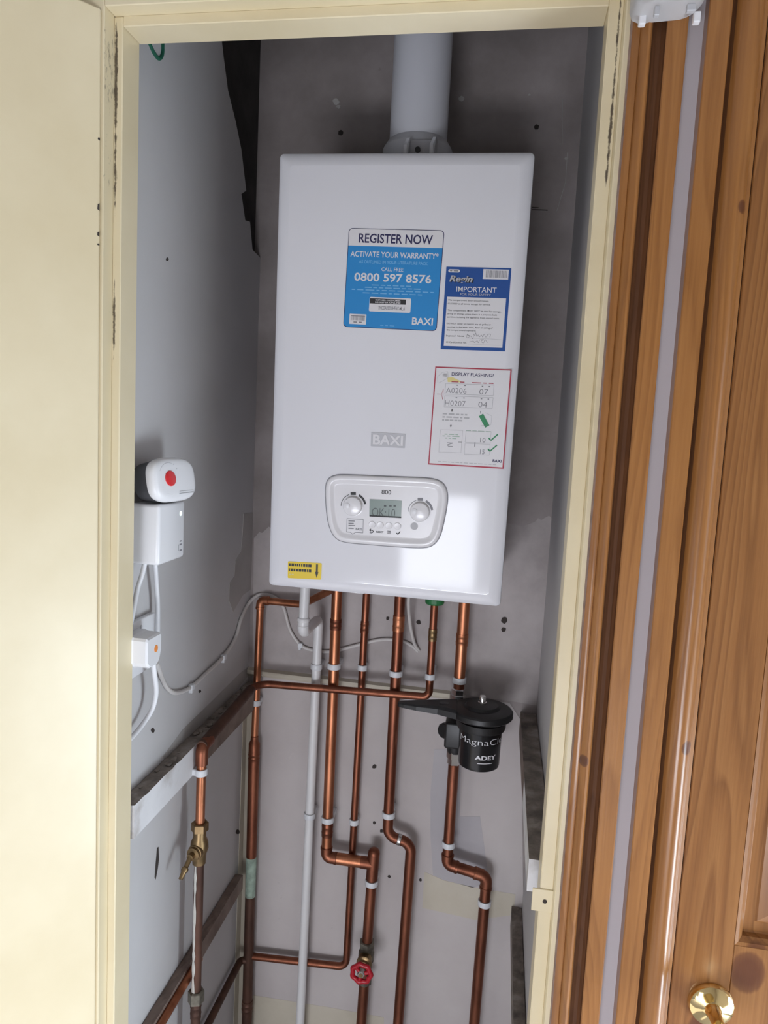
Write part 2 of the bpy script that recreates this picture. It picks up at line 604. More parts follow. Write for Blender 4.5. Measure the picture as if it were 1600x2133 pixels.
def crv(pts, n=8):
    """Catmull-Rom through the points."""
    P = [Vector(p) for p in pts]
    P = [P[0] * 2 - P[1]] + P + [P[-1] * 2 - P[-2]]
    out = []
    for i in range(1, len(P) - 2):
        for k in range(n):
            t = k / n
            a, b, c, d = P[i - 1], P[i], P[i + 1], P[i + 2]
            out.append(0.5 * ((2 * b) + (c - a) * t + (2 * a - 5 * b + 4 * c - d) * t * t + (3 * b - a - 3 * c + d) * t ** 3))
    out.append(P[-2])
    return out


# ------------------------------------------------------------------ the setting
YB = 0.3144          # back wall of the cupboard
XL, XR = -0.3371, 0.2839
YF = -0.297          # face of the hall wall / front edge of the frame
FLOOR, CEIL = -0.20, 2.30


def wall(name, *b, mat=M_HALLW):
    bm = B()
    for x in b:
        box(bm, *x)
    return link(name, bm, mat, kind='structure')


wall('floor', (-1.5, 1.5, -2.75, 0.45, FLOOR - 0.06, FLOOR), mat=M_FLOOR)
wall('ceiling', (-1.5, 1.5, -2.75, 0.45, CEIL, CEIL + 0.06))
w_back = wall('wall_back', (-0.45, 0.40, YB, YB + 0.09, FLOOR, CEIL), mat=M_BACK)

# left cupboard wall: a plaster board whose upper rear corner is missing, in front of a dark bare wall
edge_px = [(455, 40), (462, 84), (466, 119), (475, 188), (491, 253), (503, 312), (513, 397), (503, 404), (511, 459), (521, 462), (526, 520)]
edge = [atx(px, py, XL) for px, py in edge_px]
poly = [(YB, FLOOR), (-0.262, FLOOR), (-0.262, CEIL), (edge[0].y, CEIL)] + [(e.y, e.z) for e in edge] + [(YB, edge[-1].z - 0.004)]
bm = B()
prism(bm, poly, lambda a, b: Vector((XL, a, b)), lambda a, b: Vector((XL - 0.0125, a, b)))
w_left = link('wall_left', bm, M_SIDE, kind='structure')
bm = B()
box(bm, XL - 0.09, XL - 0.0127, -0.27, YB, FLOOR, CEIL)
link('bare_wall', bm, M_BRICKDARK, w_left)
w_right = wall('wall_right', (XR, XR + 0.09, -0.262, YB, FLOOR, CEIL), mat=M_SIDE)

# hall walls
wall('wall_front', (-1.5, -0.385, YF, -0.262, FLOOR, CEIL), (-0.385, 0.2784, YF, -0.262, 1.93, CEIL),
     (0.2978, 0.374, YF, -0.262, FLOOR, CEIL), (0.2784, 1.5, YF, -0.262, 2.09, CEIL), (1.24, 1.5, YF, -0.262, FLOOR, CEIL), mat=M_HALL)
wall('wall_hall_left', (-1.5, -1.42, -1.50, YF, FLOOR, CEIL), (-1.5, -1.42, -2.65, -2.40, FLOOR, CEIL), (-1.5, -1.42, -2.40, -1.50, FLOOR, -0.06), (-1.5, -1.42, -2.40, -1.50, 1.06, CEIL))
wall('wall_hall_right', (1.35, 1.5, -0.56, YF, FLOOR, CEIL), (1.35, 1.5, -2.65, -1.16, FLOOR, CEIL),
     (1.35, 1.5, -1.16, -0.56, FLOOR, -0.15), (1.35, 1.5, -1.16, -0.56, 0.59, 0.66), (1.35, 1.5, -1.16, -0.56, 1.58, CEIL))
wall('wall_hall_rear', (-1.5, -0.60, -2.75, -2.60, FLOOR, CEIL), (0.40, 1.5, -2.75, -2.60, FLOOR, CEIL), (-0.60, -0.33, -2.75, -2.60, 0.27, CEIL), (0.07, 0.40, -2.75, -2.60, 0.27, CEIL),
     (-0.60, 0.40, -2.75, -2.60, 0.23, 0.27), (-0.60, 0.40, -2.75, -2.60, FLOOR, -0.13), (-0.33, 0.07, -2.75, -2.60, 0.77, CEIL))
for i, b in enumerate(((1.40, 1.406, -1.16, -0.56, -0.15, 1.58), (-0.60, 0.40, -2.70, -2.694, -0.13, 0.77), (-1.47, -1.464, -2.40, -1.50, -0.06, 1.06))):
    wall('window_%d' % (i + 1), b, mat=M_GLASS)

# details on the back wall
def flat_back(name, pix, th, mat, parent=w_back, label=None, Y=YB):
    bm = B()
    P = [aty(px, py, Y) for px, py in pix]
    pol = [(p.x, p.z) for p in P]
    prism(bm, pol, lambda a, b: Vector((a, Y - th, b)), lambda a, b: Vector((a, Y + 0.0004, b)))
    o = link(name, bm, mat, parent)
    if label:
        o['label'] = label
    return o


flat_back('lower_board', [(527, 1402), (700, 1418), (940, 1446), (1062, 1464), (1085, 1500), (1095, 2200), (500, 2200), (520, 1700)], 0.0012, M_LOWBOARD, label='off-white painted lower board')
flat_back('plaster_or_lit_patch', [(1173, 1090), (1169, 1082), (1163, 1086), (1158, 1079), (1150, 1081), (1144, 1074), (1136, 1078), (1128, 1083), (1121, 1079), (1114, 1087), (1106, 1090), (1090, 1096), (1060, 1090), (900, 1090), (700, 1070), (574, 1096), (566, 1101), (560, 1097), (553, 1104), (546, 1110), (540, 1108), (534, 1116), (529, 1121), (526, 1400), (700, 1415), (940, 1444), (1075, 1462), (1118, 1470), (1140, 1200)], 0.0003, M_BACK_LIT, label='back wall below the boiler, painted paler as if lit')  # pale sheet paints the brighter wall under the boiler
flat_back('plaster_or_lit_patch', [(897, 1650), (905, 1560), (962, 1560), (958, 1700), (1000, 1700), (1020, 1840), (985, 1848), (925, 1832), (902, 1822), (897, 1740)], 0.0016, M_FILLER, label='grey filler patch')
flat_back('paint_band', [(884, 1815), (925, 1833), (1000, 1850), (1074, 1862), (1070, 1905), (990, 1915), (880, 1890)], 0.0016, M_OLDCREAM, label='old cream paint band')
flat_back('paint_band', [(528, 2072), (690, 2098), (800, 2118), (800, 2200), (522, 2200)], 0.0016, M_OLDCREAM, label='old cream paint band at the foot')
flat_back('paint_band', [(505, 1500), (528, 1480), (531, 1700), (524, 2140), (490, 2140)], 0.0015, M_OLDCREAM, label='cream paint strip in the corner')

bm = B()
a, b_ = aty(531, 1389, YB), aty(942, 1440, YB)
zt_ = (a.z + b_.z) / 2
prism(bm, [(0, 0), (0.010, -0.004), (0.010, -0.012), (0, -0.020)],
      lambda d, h: Vector((XL + 0.001, YB - d, zt_ + h + 0.003)), lambda d, h: Vector((0.105, YB - d, zt_ + h - 0.003)))
link('trim_1', bm, M_OLDCREAM, kind='structure')

for px, py, r in ((710, 277, 0.0065), (1118, 265, 0.006), (808, 1288, 0.0045), (872, 1296, 0.006), (1050, 1292, 0.0085), (1049, 1311, 0.006), (780, 1596, 0.006),
                  (811, 1825, 0.0042), (876, 1832, 0.0042), (780, 1713, 0.0045), (795, 1730, 0.005), (1036, 1210, 0.003)):
    p = aty(px, py, YB)
    r *= 0.78
    bm = B()
    n = 14
    outl = [(p.x + r * (1 + 0.18 * random.uniform(-1, 1)) * math.cos(2 * math.pi * k / n), p.z + r * (1 + 0.18 * random.uniform(-1, 1)) * math.sin(2 * math.pi * k / n)) for k in range(n)]
    prism(bm, outl, lambda a, b: Vector((a, YB - 0.0019, b)), lambda a, b: Vector((a, YB + 0.001, b)))
    link('screw_hole', bm, M_HOLE, w_back)


def scratch(name, pix, Y, w, mat, parent=w_back):
    bm = B()
    P = [aty(px, py, Y) - Vector((0, 0.0006, 0)) for px, py in pix]
    sweep(bm, P, w, 6)
    return link(name, bm, mat, parent)


scratch('pencil_mark', [(1108, 432), (1122, 433)], YB, 0.0008, M_HOLE)
scratch('pencil_mark', [(1108, 437), (1141, 438)], YB, 0.0008, M_HOLE)
M_CHIP = plain('pale_plaster_chip', (0.46, 0.44, 0.43), 0.9, 0, 0.15, 60)
for px, py, s in ((700, 212, 10), (705, 222, 7), (1103, 198, 4), (960, 206, 9), (1180, 330, 5)):
    pts = [(px + s * math.cos(t) * random.uniform(.5, 1), py + 0.8 * s * math.sin(t) * random.uniform(.4, 1)) for t in [k * 2 * math.pi / 9 for k in range(9)]]
    flat_back('plaster_chip', pts[::-1], 0.0006, M_CHIP)
scratch('wall_scratch', [(1172, 208), (1171, 300), (1166, 300), (1167, 305)], YB, 0.0006, M_CHIP)
scratch('wall_scratch', [(1182, 318), (1178, 380), (1160, 440)], YB, 0.0006, M_CHIP)


def flat_left(name, pix, th, mat, X=XL, label=None):
    bm = B()
    P = [atx(px, py, X) for px, py in pix]
    prism(bm, [(p.y, p.z) for p in P], lambda a, b: Vector((X + th, a, b)), lambda a, b: Vector((X - 0.0004, a, b)))
    o = link(name, bm, mat, w_left)
    if label:
        o['label'] = label
    return o


flat_left('damp_patch', [(526, 1068), (507, 1070), (505, 1110), (501, 1150), (490, 1168), (488, 1200), (478, 1215), (476, 1250), (485, 1275), (505, 1240), (526, 1225)], 0.0008, M_DARKSTAIN, label='darker damp plaster patch')
flat_left('paint_band', [(512, 1480), (506, 1490), (486, 2133), (508, 2133), (521, 1600), (521, 1480)], 0.0010, M_OLDCREAM, label='cream painted strip by the corner')
flat_left('damp_patch', [(345, 1605), (400, 1545), (470, 1466), (520, 1404), (522, 1385), (500, 1402), (440, 1462), (380, 1520), (340, 1575)], 0.0002, M_DARKSTAIN, label='dirty plaster above the batten')
for pix, w, mt in (([(309, 88), (318, 108), (327, 121), (334, 122), (338, 110), (338, 86)], 0.0030, M_GREENINK),):
    bm = B()
    sweep(bm, fillet([atx(px, py, XL) + Vector((0.0004, 0, 0)) for px, py in pix], 0.02, 5), w, 8)
    o = link('marker_loop', bm, mt, w_left)
    o['label'] = 'green marker loop'
for px, py, s in ((318, 1522, 5), (348, 540, 3), (416, 1440, 3), (495, 1733, 5)):
    pts = [(px + s * math.cos(t) * random.uniform(.6, 1), py + 1.3 * s * math.sin(t) * random.uniform(.6, 1)) for t in [k * 2 * math.pi / 9 for k in range(9)]]
    flat_left('screw_hole', pts, 0.0008, M_HOLE)
flat_left('tap_shadow_mark', [(327, 1766), (330, 1764), (331, 1790), (328, 1812), (324, 1832), (322, 1828), (324, 1800)], 0.0004, M_HOLE)  # tap's shadow on the wall painted as a dark strip, with a vertical mark

# ------------------------------------------------------------------ cream door frame
FL, FR, ZH = -0.3121, 0.2627, 1.7998
bm = B()
box(bm, FL - 0.012, FL, -0.275, -0.2335, FLOOR, ZH + 0.012, 0.0012, 1)
box(bm, XL - 0.03, FL - 0.0115, YF, -0.230, FLOOR, 1.93, 0.0012, 1)
link('trim_2', bm, M_CREAM_L, kind='structure')
bm = B()
box(bm, FR, FR + 0.0165, -0.275, -0.2335, FLOOR, ZH + 0.012, 0.0012, 1)
box(bm, FR + 0.016, 0.2975, YF, -0.230, FLOOR, 1.93, 0.0012, 1)
jr = link('trim_3', bm, M_CREAM_R, kind='structure')
bm = B()
box(bm, FL, FR, -0.275, -0.2335, ZH, ZH + 0.0125, 0.0010, 1)
box(bm, FL - 0.0115, FR + 0.016, YF, -0.230, ZH + 0.012, 1.93, 0.0010, 1)
link('trim_4', bm, M_CREAM, kind='structure')
# latch plate on the right-hand stop
a, b_ = aty(1110, 1850, -0.277), aty(1150, 1903, -0.277)
bm = B()
box(bm, a.x, FR + 0.0165, -0.2768, -0.2745, b_.z, a.z, 0.0006, 1)
sp = link('strike_plate', bm, M_CREAM, jr)
c_ = aty(1135, 1878, -0.277)
bm = B()
lathe(bm, [(0.0028, 0.0), (0.0028, 0.0006)], (c_.x, -0.2766, c_.z), (0, -1, 0), 12)
link('screw_hole', bm, M_HOLE, sp)

# ------------------------------------------------------------------ open cream door on the left
th_ = math.radians(130)
hx, hy = -0.3262, -0.2995
dvec = Vector((math.cos(th_), -math.sin(th_), 0))
nvec = Vector((math.sin(th_), math.cos(th_), 0))   # towards the viewer's side
if nvec.y > 0:
    nvec = -nvec
bm = B()


def dpt(s, t, z):
    return Vector((hx, hy, z)) + dvec * s - nvec * t


pl = [(0.0, 0.0), (0.575, 0.0), (0.575, 0.036), (0.0, 0.036)]
prism(bm, pl, lambda s, t: dpt(s, t, FLOOR + 0.01), lambda s, t: dpt(s, t, 1.808))
bmesh.ops.bevel(bm, geom=[e for e in bm.edges], offset=0.0015, segments=2, affect='EDGES')
d1 = link('door_1', bm, M_CREAM, kind='structure')
for py, h in ((290, 0.0016), (432, 0.0045), (488, 0.0030), (510, 0.0012)):
    z = aty(214, py, hy).z
    bm = B()
    prism(bm, [(0.0008, -h), (0.0034, -h * 0.6), (0.0030, h * 0.7), (0.0008, h)], lambda a, b: dpt(a, -0.0003, z + b), lambda a, b: dpt(a, 0.0008, z + b))
    link('paint_chip', bm, M_HOLE, d1)

# ------------------------------------------------------------------ pine architraves and the pine door


def profile_trim(name, pts, z0, z1, mats):
    """pts = [(x, y, material index of the strip up to the next point)], closed behind to the wall face."""
    bm = B()
    lo = [bm.verts.new((x, y, z0)) for x, y, _ in pts]
    hi = [bm.verts.new((x, y, z1)) for x, y, _ in pts]
    n = len(pts)
    for k in range(n):
        f = bm.faces.new((lo[k], lo[(k + 1) % n], hi[(k + 1) % n], hi[k]))
        f.material_index = pts[k][2]
    bm.faces.new(lo[::-1])
    bm.faces.new(hi)
    return link(name, bm, mats, kind='structure', smooth=28)


Y0 = YF + 0.0005
prof1 = [(0.2842, Y0, 2), (0.2842, -0.3085, 2), (0.2850, -0.3105, 0), (0.2872, -0.3120, 0), (0.2905, -0.3130, 0), (0.2925, -0.3128, 0), (0.2935, -0.3115, 0), (0.2948, -0.3125, 0),
         (0.2975, -0.3155, 0), (0.3005, -0.3168, 0), (0.3030, -0.3160, 0), (0.3046, -0.3138, 0), (0.3052, -0.3105, 1), (0.3075, -0.3065, 1), (0.3110, -0.3050, 1), (0.3150, -0.3062, 1),
         (0.3180, -0.3100, 1), (0.3188, -0.3145, 0), (0.3200, -0.3155, 0), (0.3385, -0.3155, 0), (0.3399, -0.3143, 0), (0.3402, Y0, 0)]
profile_trim('trim_5', prof1, FLOOR, 2.09, [M_PINE, M_PINE_GROOVE, plain('pinkish_edge', (0.27, 0.175, 0.150), 0.5, 0, 0.35, 90)])  # last material: pinkish side face next to the cream frame
prof2 = [(0.3588, Y0, 0), (0.3588, -0.3143, 0), (0.3600, -0.3155, 0), (0.3805, -0.3155, 0), (0.3815, -0.3145, 1), (0.3825, -0.3090, 1), (0.3850, -0.3065, 1), (0.3872, -0.3090, 0), (0.3900, -0.3135, 0), (0.3945, -0.3175, 0),
         (0.3995, -0.3192, 0), (0.4045, -0.3188, 0), (0.4090, -0.3165, 0), (0.4122, -0.3130, 0), (0.4140, -0.3090, 0), (0.4150, -0.3060, 0), (0.4188, -0.3050, 0), (0.4190, Y0 + 0.03, 0), (0.374, Y0 + 0.03, 0), (0.374, Y0, 0)]
profile_trim('trim_6', prof2, FLOOR, 2.09, [M_PINE, M_PINE_GROOVE])

d2 = thing('door_2', None, None, (0.4205, -0.3, FLOOR), kind='structure')
YD = -0.3035    # door face
DX0, DX1 = 0.4205, 1.22
sx = aty(1530, 1968, YD).x
zr = aty(1530, 1968, YD).z
kp = aty(1480, 2090, YD)


def dpart(name, *bxs, mat=M_PINE_DOOR, bev=0.001):
    bm = B()
    for q in bxs:
        box(bm, *q, bev, 1)
    return link(name, bm, mat, d2)


dpart('stile', (DX0, sx, YD, YD + 0.04, FLOOR + 0.008, 2.08))
dpart('stile', (DX1 - (sx - DX0), DX1, YD, YD + 0.04, FLOOR + 0.008, 2.08))
ex1 = DX1 - (sx - DX0)
M_PINE_RAIL = pine('rail_pine', (0.31, 0.140, 0.046), (0.23, 0.095, 0.028), (0.14, 0.050, 0.013), 0.28, 0.12, 0.75, ((0.503, 0.716, 0.022), (0.4905, 0.628, 0.014)), 0.1)
dpart('lock_rail', (sx, ex1, YD + 0.0003, YD + 0.04, zr - 0.19, zr), mat=M_PINE_RAIL)
dpart('top_rail', (sx, ex1, YD, YD + 0.04, 1.97, 2.08))
dpart('bottom_rail', (sx, ex1, YD, YD + 0.04, FLOOR + 0.008, 0.02))


def panel(x0, x1, z0, z1):
    bm = B()
    rg = []
    for ins, y in ((0.0, YD), (0.004, YD + 0.0008), (0.009, YD + 0.006), (0.0105, YD + 0.012), (0.0125, YD + 0.0135), (0.024, YD + 0.0135), (0.026, YD + 0.0118), (0.052, YD + 0.0045), (0.054, YD + 0.004)):
        rg.append([Vector((x0 + ins, y, z0 + ins)), Vector((x1 - ins, y, z0 + ins)), Vector((x1 - ins, y, z1 - ins)), Vector((x0 + ins, y, z1 - ins))])
    rings_to_faces(bm, [[p + Vector((0, 0.03, 0)) for p in rg[0]]] + rg, True, True)
    link('door_panel', bm, M_PINE_DOOR, d2)


panel(sx, ex1, zr, 1.97)
panel(sx, ex1, 0.02, zr - 0.19)
# brass knob
bm = B()
lathe(bm, [(0.0, 0.0), (0.0262, 0.0), (0.0262, 0.0025), (0.0245, 0.0060), (0.0190, 0.0090), (0.0110, 0.0105), (0.0092, 0.0115), (0.0092, 0.014), (0.0078, 0.016), (0.0070, 0.030), (0.0085, 0.046), (0.0125, 0.054), (0.0205, 0.062), (0.0240, 0.074),
           (0.0225, 0.085), (0.0150, 0.093), (0.0, 0.095)], (kp.x, YD, kp.z), (0, -1, 0), 40)
o = link('knob', bm, M_BRASS, d2, smooth=35)
o['label'] = 'polished brass door knob'

# ------------------------------------------------------------------ white plastic box above the pine trim
ZJ = aty(1335, 47, -0.318).z
bx = thing('junction_box', 'white rounded plastic box at the head of the pine architrave, above the white wall strip', 'electrical box', (0.318, -0.317, ZJ))
bm = B()
xl, xr = aty(1322, 20, -0.355).x, aty(1490, 10, -0.355).x
rg = []
out0 = [(xl, 1.90), (xl, ZJ + 0.0105), (xl + 0.003, ZJ + 0.003), (xl + 0.010, ZJ)]
arc = [(xr - 0.030 + 0.030 * math.cos(math.radians(t)), ZJ + 0.032 + 0.030 * math.sin(math.radians(t))) for t in range(270, 361, 10)]
outl = out0 + arc + [(xr, 1.90)]
cx_, cz_ = (xl + xr) / 2, 1.82


def scl(p, k, dz):
    return (cx_ + (p[0] - cx_) * k, cz_ + (p[1] - cz_) * dz)


rings = []
for k, dz, y in ((1.0, 1.0, -0.316), (1.0, 1.0, -0.336), (0.995, 0.995, -0.348), (0.965, 0.975, -0.357), (0.90, 0.93, -0.361), (0.80, 0.86, -0.362)):
    rings.append([Vector((scl(p, k, dz)[0], y, scl(p, k, dz)[1])) for p in outl])
rings_to_faces(bm, rings)
link('cover', bm, plain('greyed_white_plastic', (0.47, 0.46, 0.465), 0.4, 0, 0.02, 8), bx, smooth=50)
for px, py in ((1337, 50), (1451, 38)):
    q = aty(px, py, -0.326)
    bm = B()
    box(bm, q.x - 0.0035, q.x + 0.0035, -0.330, -0.322, ZJ - 0.0075, ZJ + 0.003, 0.0012, 2)
    link('peg', bm, M_PAPER, bx)
for px, py, w, h in ((1369, 21, 0.005, 0.009), (1441, 14, 0.0085, 0.007)):
    q = aty(px, py, -0.361)
    bm = B()
    box(bm, q.x - w / 2, q.x + w / 2, -0.3612, -0.355, q.z - h / 2, q.z + h / 2, 0.0008, 1)
    link('moulded_mark', bm, M_INKLIGHT, bx)

# ------------------------------------------------------------------ boiler (leans back slightly; its own axes)
BZ = Vector((0.0076, -0.0449, 0.999)).normalized()
BX = Vector((0, 1, 0)).cross(BZ).normalized()
BY = BZ.cross(BX)
BO = Vector((-0.0053, 0.03147, 1.05))
BR = Matrix((BX, BY, BZ)).transposed()
boiler = thing('boiler', 'white wall-hung combi boiler with stickers and control panel, in the open cupboard', 'boiler', BO, rot=BR.to_euler())
HB, WB, FY = 0.7008, 0.198, -0.0105    # height, half width, y of the front face


def bl(px, py, y=FY):
    d = BR.transposed() @ pray(px, py)
    c = BR.transposed() @ (CAM - BO)
    t = (y - c.y) / d.y
    return c + d * t


bm = B()
rings = []
for ins, y in ((0.0, None), (0.0, 0.012), (0.0, 0.0), (0.0008, -0.0025), (0.0030, -0.0048), (0.0075, -0.0072), (0.014, -0.0093), (0.020, FY), (0.0205, FY)):
    rr = max(0.004, 0.007 - ins * 0.1)
    pts = roundrect(-WB + ins, WB - ins, ins, HB - ins, rr, 5)
    if y is None:
        ring = [Vector((x, 0.278 + 0.033 * z / HB, z)) for x, z in pts]
    else:
        ring = [Vector((x, y, z)) for x, z in pts]
    rings.append(ring)
rings_to_faces(bm, rings)
o = link('casing', bm, M_BOILER, boiler, smooth=20, local=True)
ROOTLOC[boiler.name] = Vector((0, 0, 0))
o.location = o.location
# drop-down drip edge visible under the casing
bm = B()
q0, q1 = bl(677, 1237, 0.02), bl(760, 1243, 0.02)
box(bm, q0.x, q1.x, 0.012, 0.018, -0.004, 0.004, 0.0004, 1)
link('bottom_lip', bm, M_BOILER, boiler, local=True)


class Sticker:
    """A thin label on the boiler front, placed by its four measured corners, with print as a child mesh."""

    def __init__(self, name, corners, mats, r=0.0, thick=0.0005, y=FY):
        self.y = y
        c = [bl(*q, y=y) for q in corners]     # TL TR BR BL
        self.c = c
        self.name = name
        self.mats = mats
        self.bm = B()
        self.th = thick
        self.r = r

    def base(self, parent, mat, label):
        c = self.c
        bm = B()
        w = (c[1] - c[0]).length
        h = (c[3] - c[0]).length
        pts = [(x / w, 1 - z / h) for x, z in roundrect(0, w, 0, h, max(self.r, 0.0002), 4)]
        prism(bm, pts, lambda u, v: self.at(u, v, self.th), lambda u, v: self.at(u, v, -0.0002))
        o = link(self.name, bm, mat, parent, local=True)
        o['label'] = label
        self.obj = o
        return o

    def at(self, u, v, lift):
        a = self.c[0].lerp(self.c[1], u)
        b = self.c[3].lerp(self.c[2], u)
        p = a.lerp(b, v)
        return Vector((p.x, self.y - lift, p.z))

    def rect(self, u0, v0, u1, v1, mi, lift=1, rr=None):
        l = self.th + 0.00015 * lift
        if rr:
            w = (self.c[1] - self.c[0]).length
            h = (self.c[3] - self.c[0]).length
            pts = [(x / w, z / h) for x, z in roundrect(u0 * w, u1 * w, v0 * h, v1 * h, rr, 3)]
            f = self.bm.faces.new([self.bm.verts.new(self.at(u, v, l)) for u, v in pts])
        else:
            f = self.bm.faces.new([self.bm.verts.new(self.at(u, v, l)) for u, v in ((u0, v0), (u1, v0), (u1, v1), (u0, v1))])
        f.material_index = mi

    def text(self, s, u0, u1, v, cap, mi, bold=0.0, lift=2, shear=0.0):
        """baseline at v, cap height in v units, stretched from u0 to u1."""
        l = self.th + 0.00015 * lift
        add_text(self.bm, s, lambda x, y: self.at(u0 + x * (u1 - u0), v - y * cap, l), bold, mi, shear)

    def words(self, u0, u1, v, h, mi, n, lift=2):
        """a line of print too small to read: word-long strokes."""
        rnd = random.Random(int(v * 1000) + n)
        ws = [rnd.uniform(0.5, 1.5) for _ in range(n)]
        tot = sum(ws) + 0.35 * (n - 1)
        x = u0
        for w in ws:
            e = x + w / tot * (u1 - u0)
            self.rect(x, v - h, e, v, mi, lift)
            x = e + 0.35 / tot * (u1 - u0)

    def bars(self, u0, u1, v0, v1, mi, n, lift=2):
        rnd = random.Random(n)
        x = u0
        st = (u1 - u0) / n
        for k in range(n):
            self.rect(x, v0, x + st * rnd.choice((0.35, 0.5, 0.7)), v1, mi, lift)
            x += st

    def line(self, pts, w, mi, lift=3, soft=False):
        l = self.th + 0.00015 * lift
        asp = (self.c[1] - self.c[0]).length / (self.c[3] - self.c[0]).length
        if soft:
            pts = [(p.x, p.y) for p in crv([Vector((a, b, 0)) for a, b in pts], 5)]
        for (a, b) in zip(pts, pts[1:]):
            dx, dy = (b[0] - a[0]) * asp, b[1] - a[1]
            L = math.hypot(dx, dy) or 1
            nx, ny = -dy / L * w / asp, dx / L * w
            f = self.bm.faces.new([self.bm.verts.new(self.at(u, v, l)) for u, v in ((a[0] + nx, a[1] + ny), (b[0] + nx, b[1] + ny), (b[0] - nx, b[1] - ny), (a[0] - nx, a[1] - ny))])
            f.material_index = mi

    def done(self):
        # print sits flat on the label: keep every face towards the viewer
        o = link('print', self.bm, self.mats, self.obj, local=True)
        o.location = o.location - self.obj.location
        return o


# --- blue registration sticker
s1 = Sticker('warranty_sticker', [(727, 475), (926, 480), (909.5, 690), (715, 681)], [M_CYAN, M_PAPER, M_INKNAVY, M_CYANLIGHT, M_INKBLACK, M_INKGREY], r=0.006)
s1.base(boiler, M_INKNAVY, 'blue and white registration sticker')
w_, h_ = (s1.c[1] - s1.c[0]).length, (s1.c[3] - s1.c[0]).length
s1.rect(0.006, 0.006, 0.994, 0.994, 0, 1, 0.0056)
pts = [p for p in roundrect(0.006 * w_, 0.994 * w_, 0.006 * h_, 0.3 * h_, 0.0056, 4)]
pts = [(x / w_, min(z / h_, 0.174)) for x, z in pts]
pts2 = []
for q in pts:
    if not pts2 or (abs(q[0] - pts2[-1][0]) + abs(q[1] - pts2[-1][1])) > 1e-5:
        pts2.append(q)
f = s1.bm.faces.new([s1.bm.verts.new(s1.at(u, v, s1.th + 0.0003)) for u, v in pts2])
f.material_index = 1
s1.text('REGISTER NOW', 0.113, 0.888, 0.140, 0.088, 2, 0.016, 4)
s1.text('ACTIVATE YOUR WARRANTY*', 0.035, 0.960, 0.282, 0.055, 1, 0.012)
s1.text('AS OUTLINED IN YOUR LITERATURE PACK', 0.130, 0.855, 0.345, 0.030, 3, 0.018)
s1.text('CALL FREE', 0.375, 0.605, 0.418, 0.037, 1, 0.004)
s1.text('0800 597 8576', 0.090, 0.905, 0.522, 0.078, 1, 0.020)
for v, a, b_, n in ((0.566, 0.28, 0.70, 6), (0.592, 0.21, 0.80, 8), (0.618, 0.07, 0.94, 11), (0.648, 0.19, 0.82, 8)):
    s1.words(a, b_, v, 0.010, 3, n)
s1.rect(0.268, 0.683, 0.710, 0.828, 1, 2, 0.002)
s1.rect(0.272, 0.696, 0.655, 0.748, 4, 3)
s1.text('CUSTOMER CODE NUMBER', 0.33, 0.60, 0.718, 0.014, 1, 0.02, 4)
s1.text('REGISTER ONLINE', 0.33, 0.60, 0.740, 0.014, 1, 0.02, 4)
s1.text('TNCDA20020HFAC-ML.A', 0.365, 0.650, 0.806, 0.036, 5, 0.008, 4)
s1.rect(0.063, 0.862, 0.245, 0.966, 1, 2, 0.001)
s1.bars(0.080, 0.232, 0.876, 0.926, 5, 22, 3)
s1.rect(0.080, 0.878, 0.232, 0.885, 5, 4)
s1.words(0.11, 0.20, 0.950, 0.012, 5, 2, 3)
s1.text('BAXI', 0.735, 0.955, 0.942, 0.070, 1, 0.020)
s1.words(0.40, 0.55, 0.970, 0.006, 3, 3)
s1.done()

# --- royal blue safety notice
s2 = Sticker('safety_notice', [(930, 555.5), (1065.5, 559), (1052, 732), (918, 727.5)], [M_BLUE, M_PAPER, M_INKBLACK, M_INKGREY, M_INKLIGHT, M_REDINK], r=0.0006)
s2.base(boiler, M_BLUE, 'royal blue IMPORTANT safety notice')
s2.rect(0.045, 0.360, 0.955, 0.958, 1)
s2.rect(0.035, 0.030, 0.215, 0.066, 1, 1, 0.0022)
s2.words(0.06, 0.19, 0.055, 0.014, 3, 2, 2)
s2.rect(0.575, 0.018, 0.963, 0.135, 1, 1)
s2.bars(0.620, 0.945, 0.032, 0.115, 3, 26)
s2.text('Regin', 0.075, 0.440, 0.182, 0.072, 2, 0.025, 1, 0.25)
s2.text('Regin', 0.060, 0.420, 0.175, 0.072, 4, 0.025, 2, 0.25)
s2.text('IMPORTANT', 0.180, 0.800, 0.295, 0.062, 1, 0.004)
s2.text('FOR YOUR SAFETY', 0.245, 0.718, 0.338, 0.027, 4, 0.006)
body = [('The compartment door should remain', 0.064, 0.690, 0.408), ('CLOSED at all times, except for service.', 0.064, 0.725, 0.450),
        ('This compartment MUST NOT be used for storage,', 0.068, 0.895, 0.530), ('airing or drying, unless there is a purpose-built', 0.068, 0.835, 0.572),
        ('partition isolating the appliance from stored items.', 0.068, 0.880, 0.612), ('DO NOT cover or restrict any air grilles or', 0.068, 0.755, 0.690),
        ('openings in the walls, door, floor or ceiling of', 0.072, 0.785, 0.732), ("this compartment/cupboard.", 0.072, 0.530, 0.770),
        ("Engineer's Name:", 0.072, 0.355, 0.840), ('ID Card/Licence No.', 0.080, 0.400, 0.918)]
for t, a, b_, v in body:
    s2.text(t, a, b_, v, 0.019, 2, 0.004)
s2.line([(0.40, 0.852), (0.93, 0.856)], 0.0012, 4)
s2.line([(0.42, 0.925), (0.93, 0.930)], 0.0012, 4)
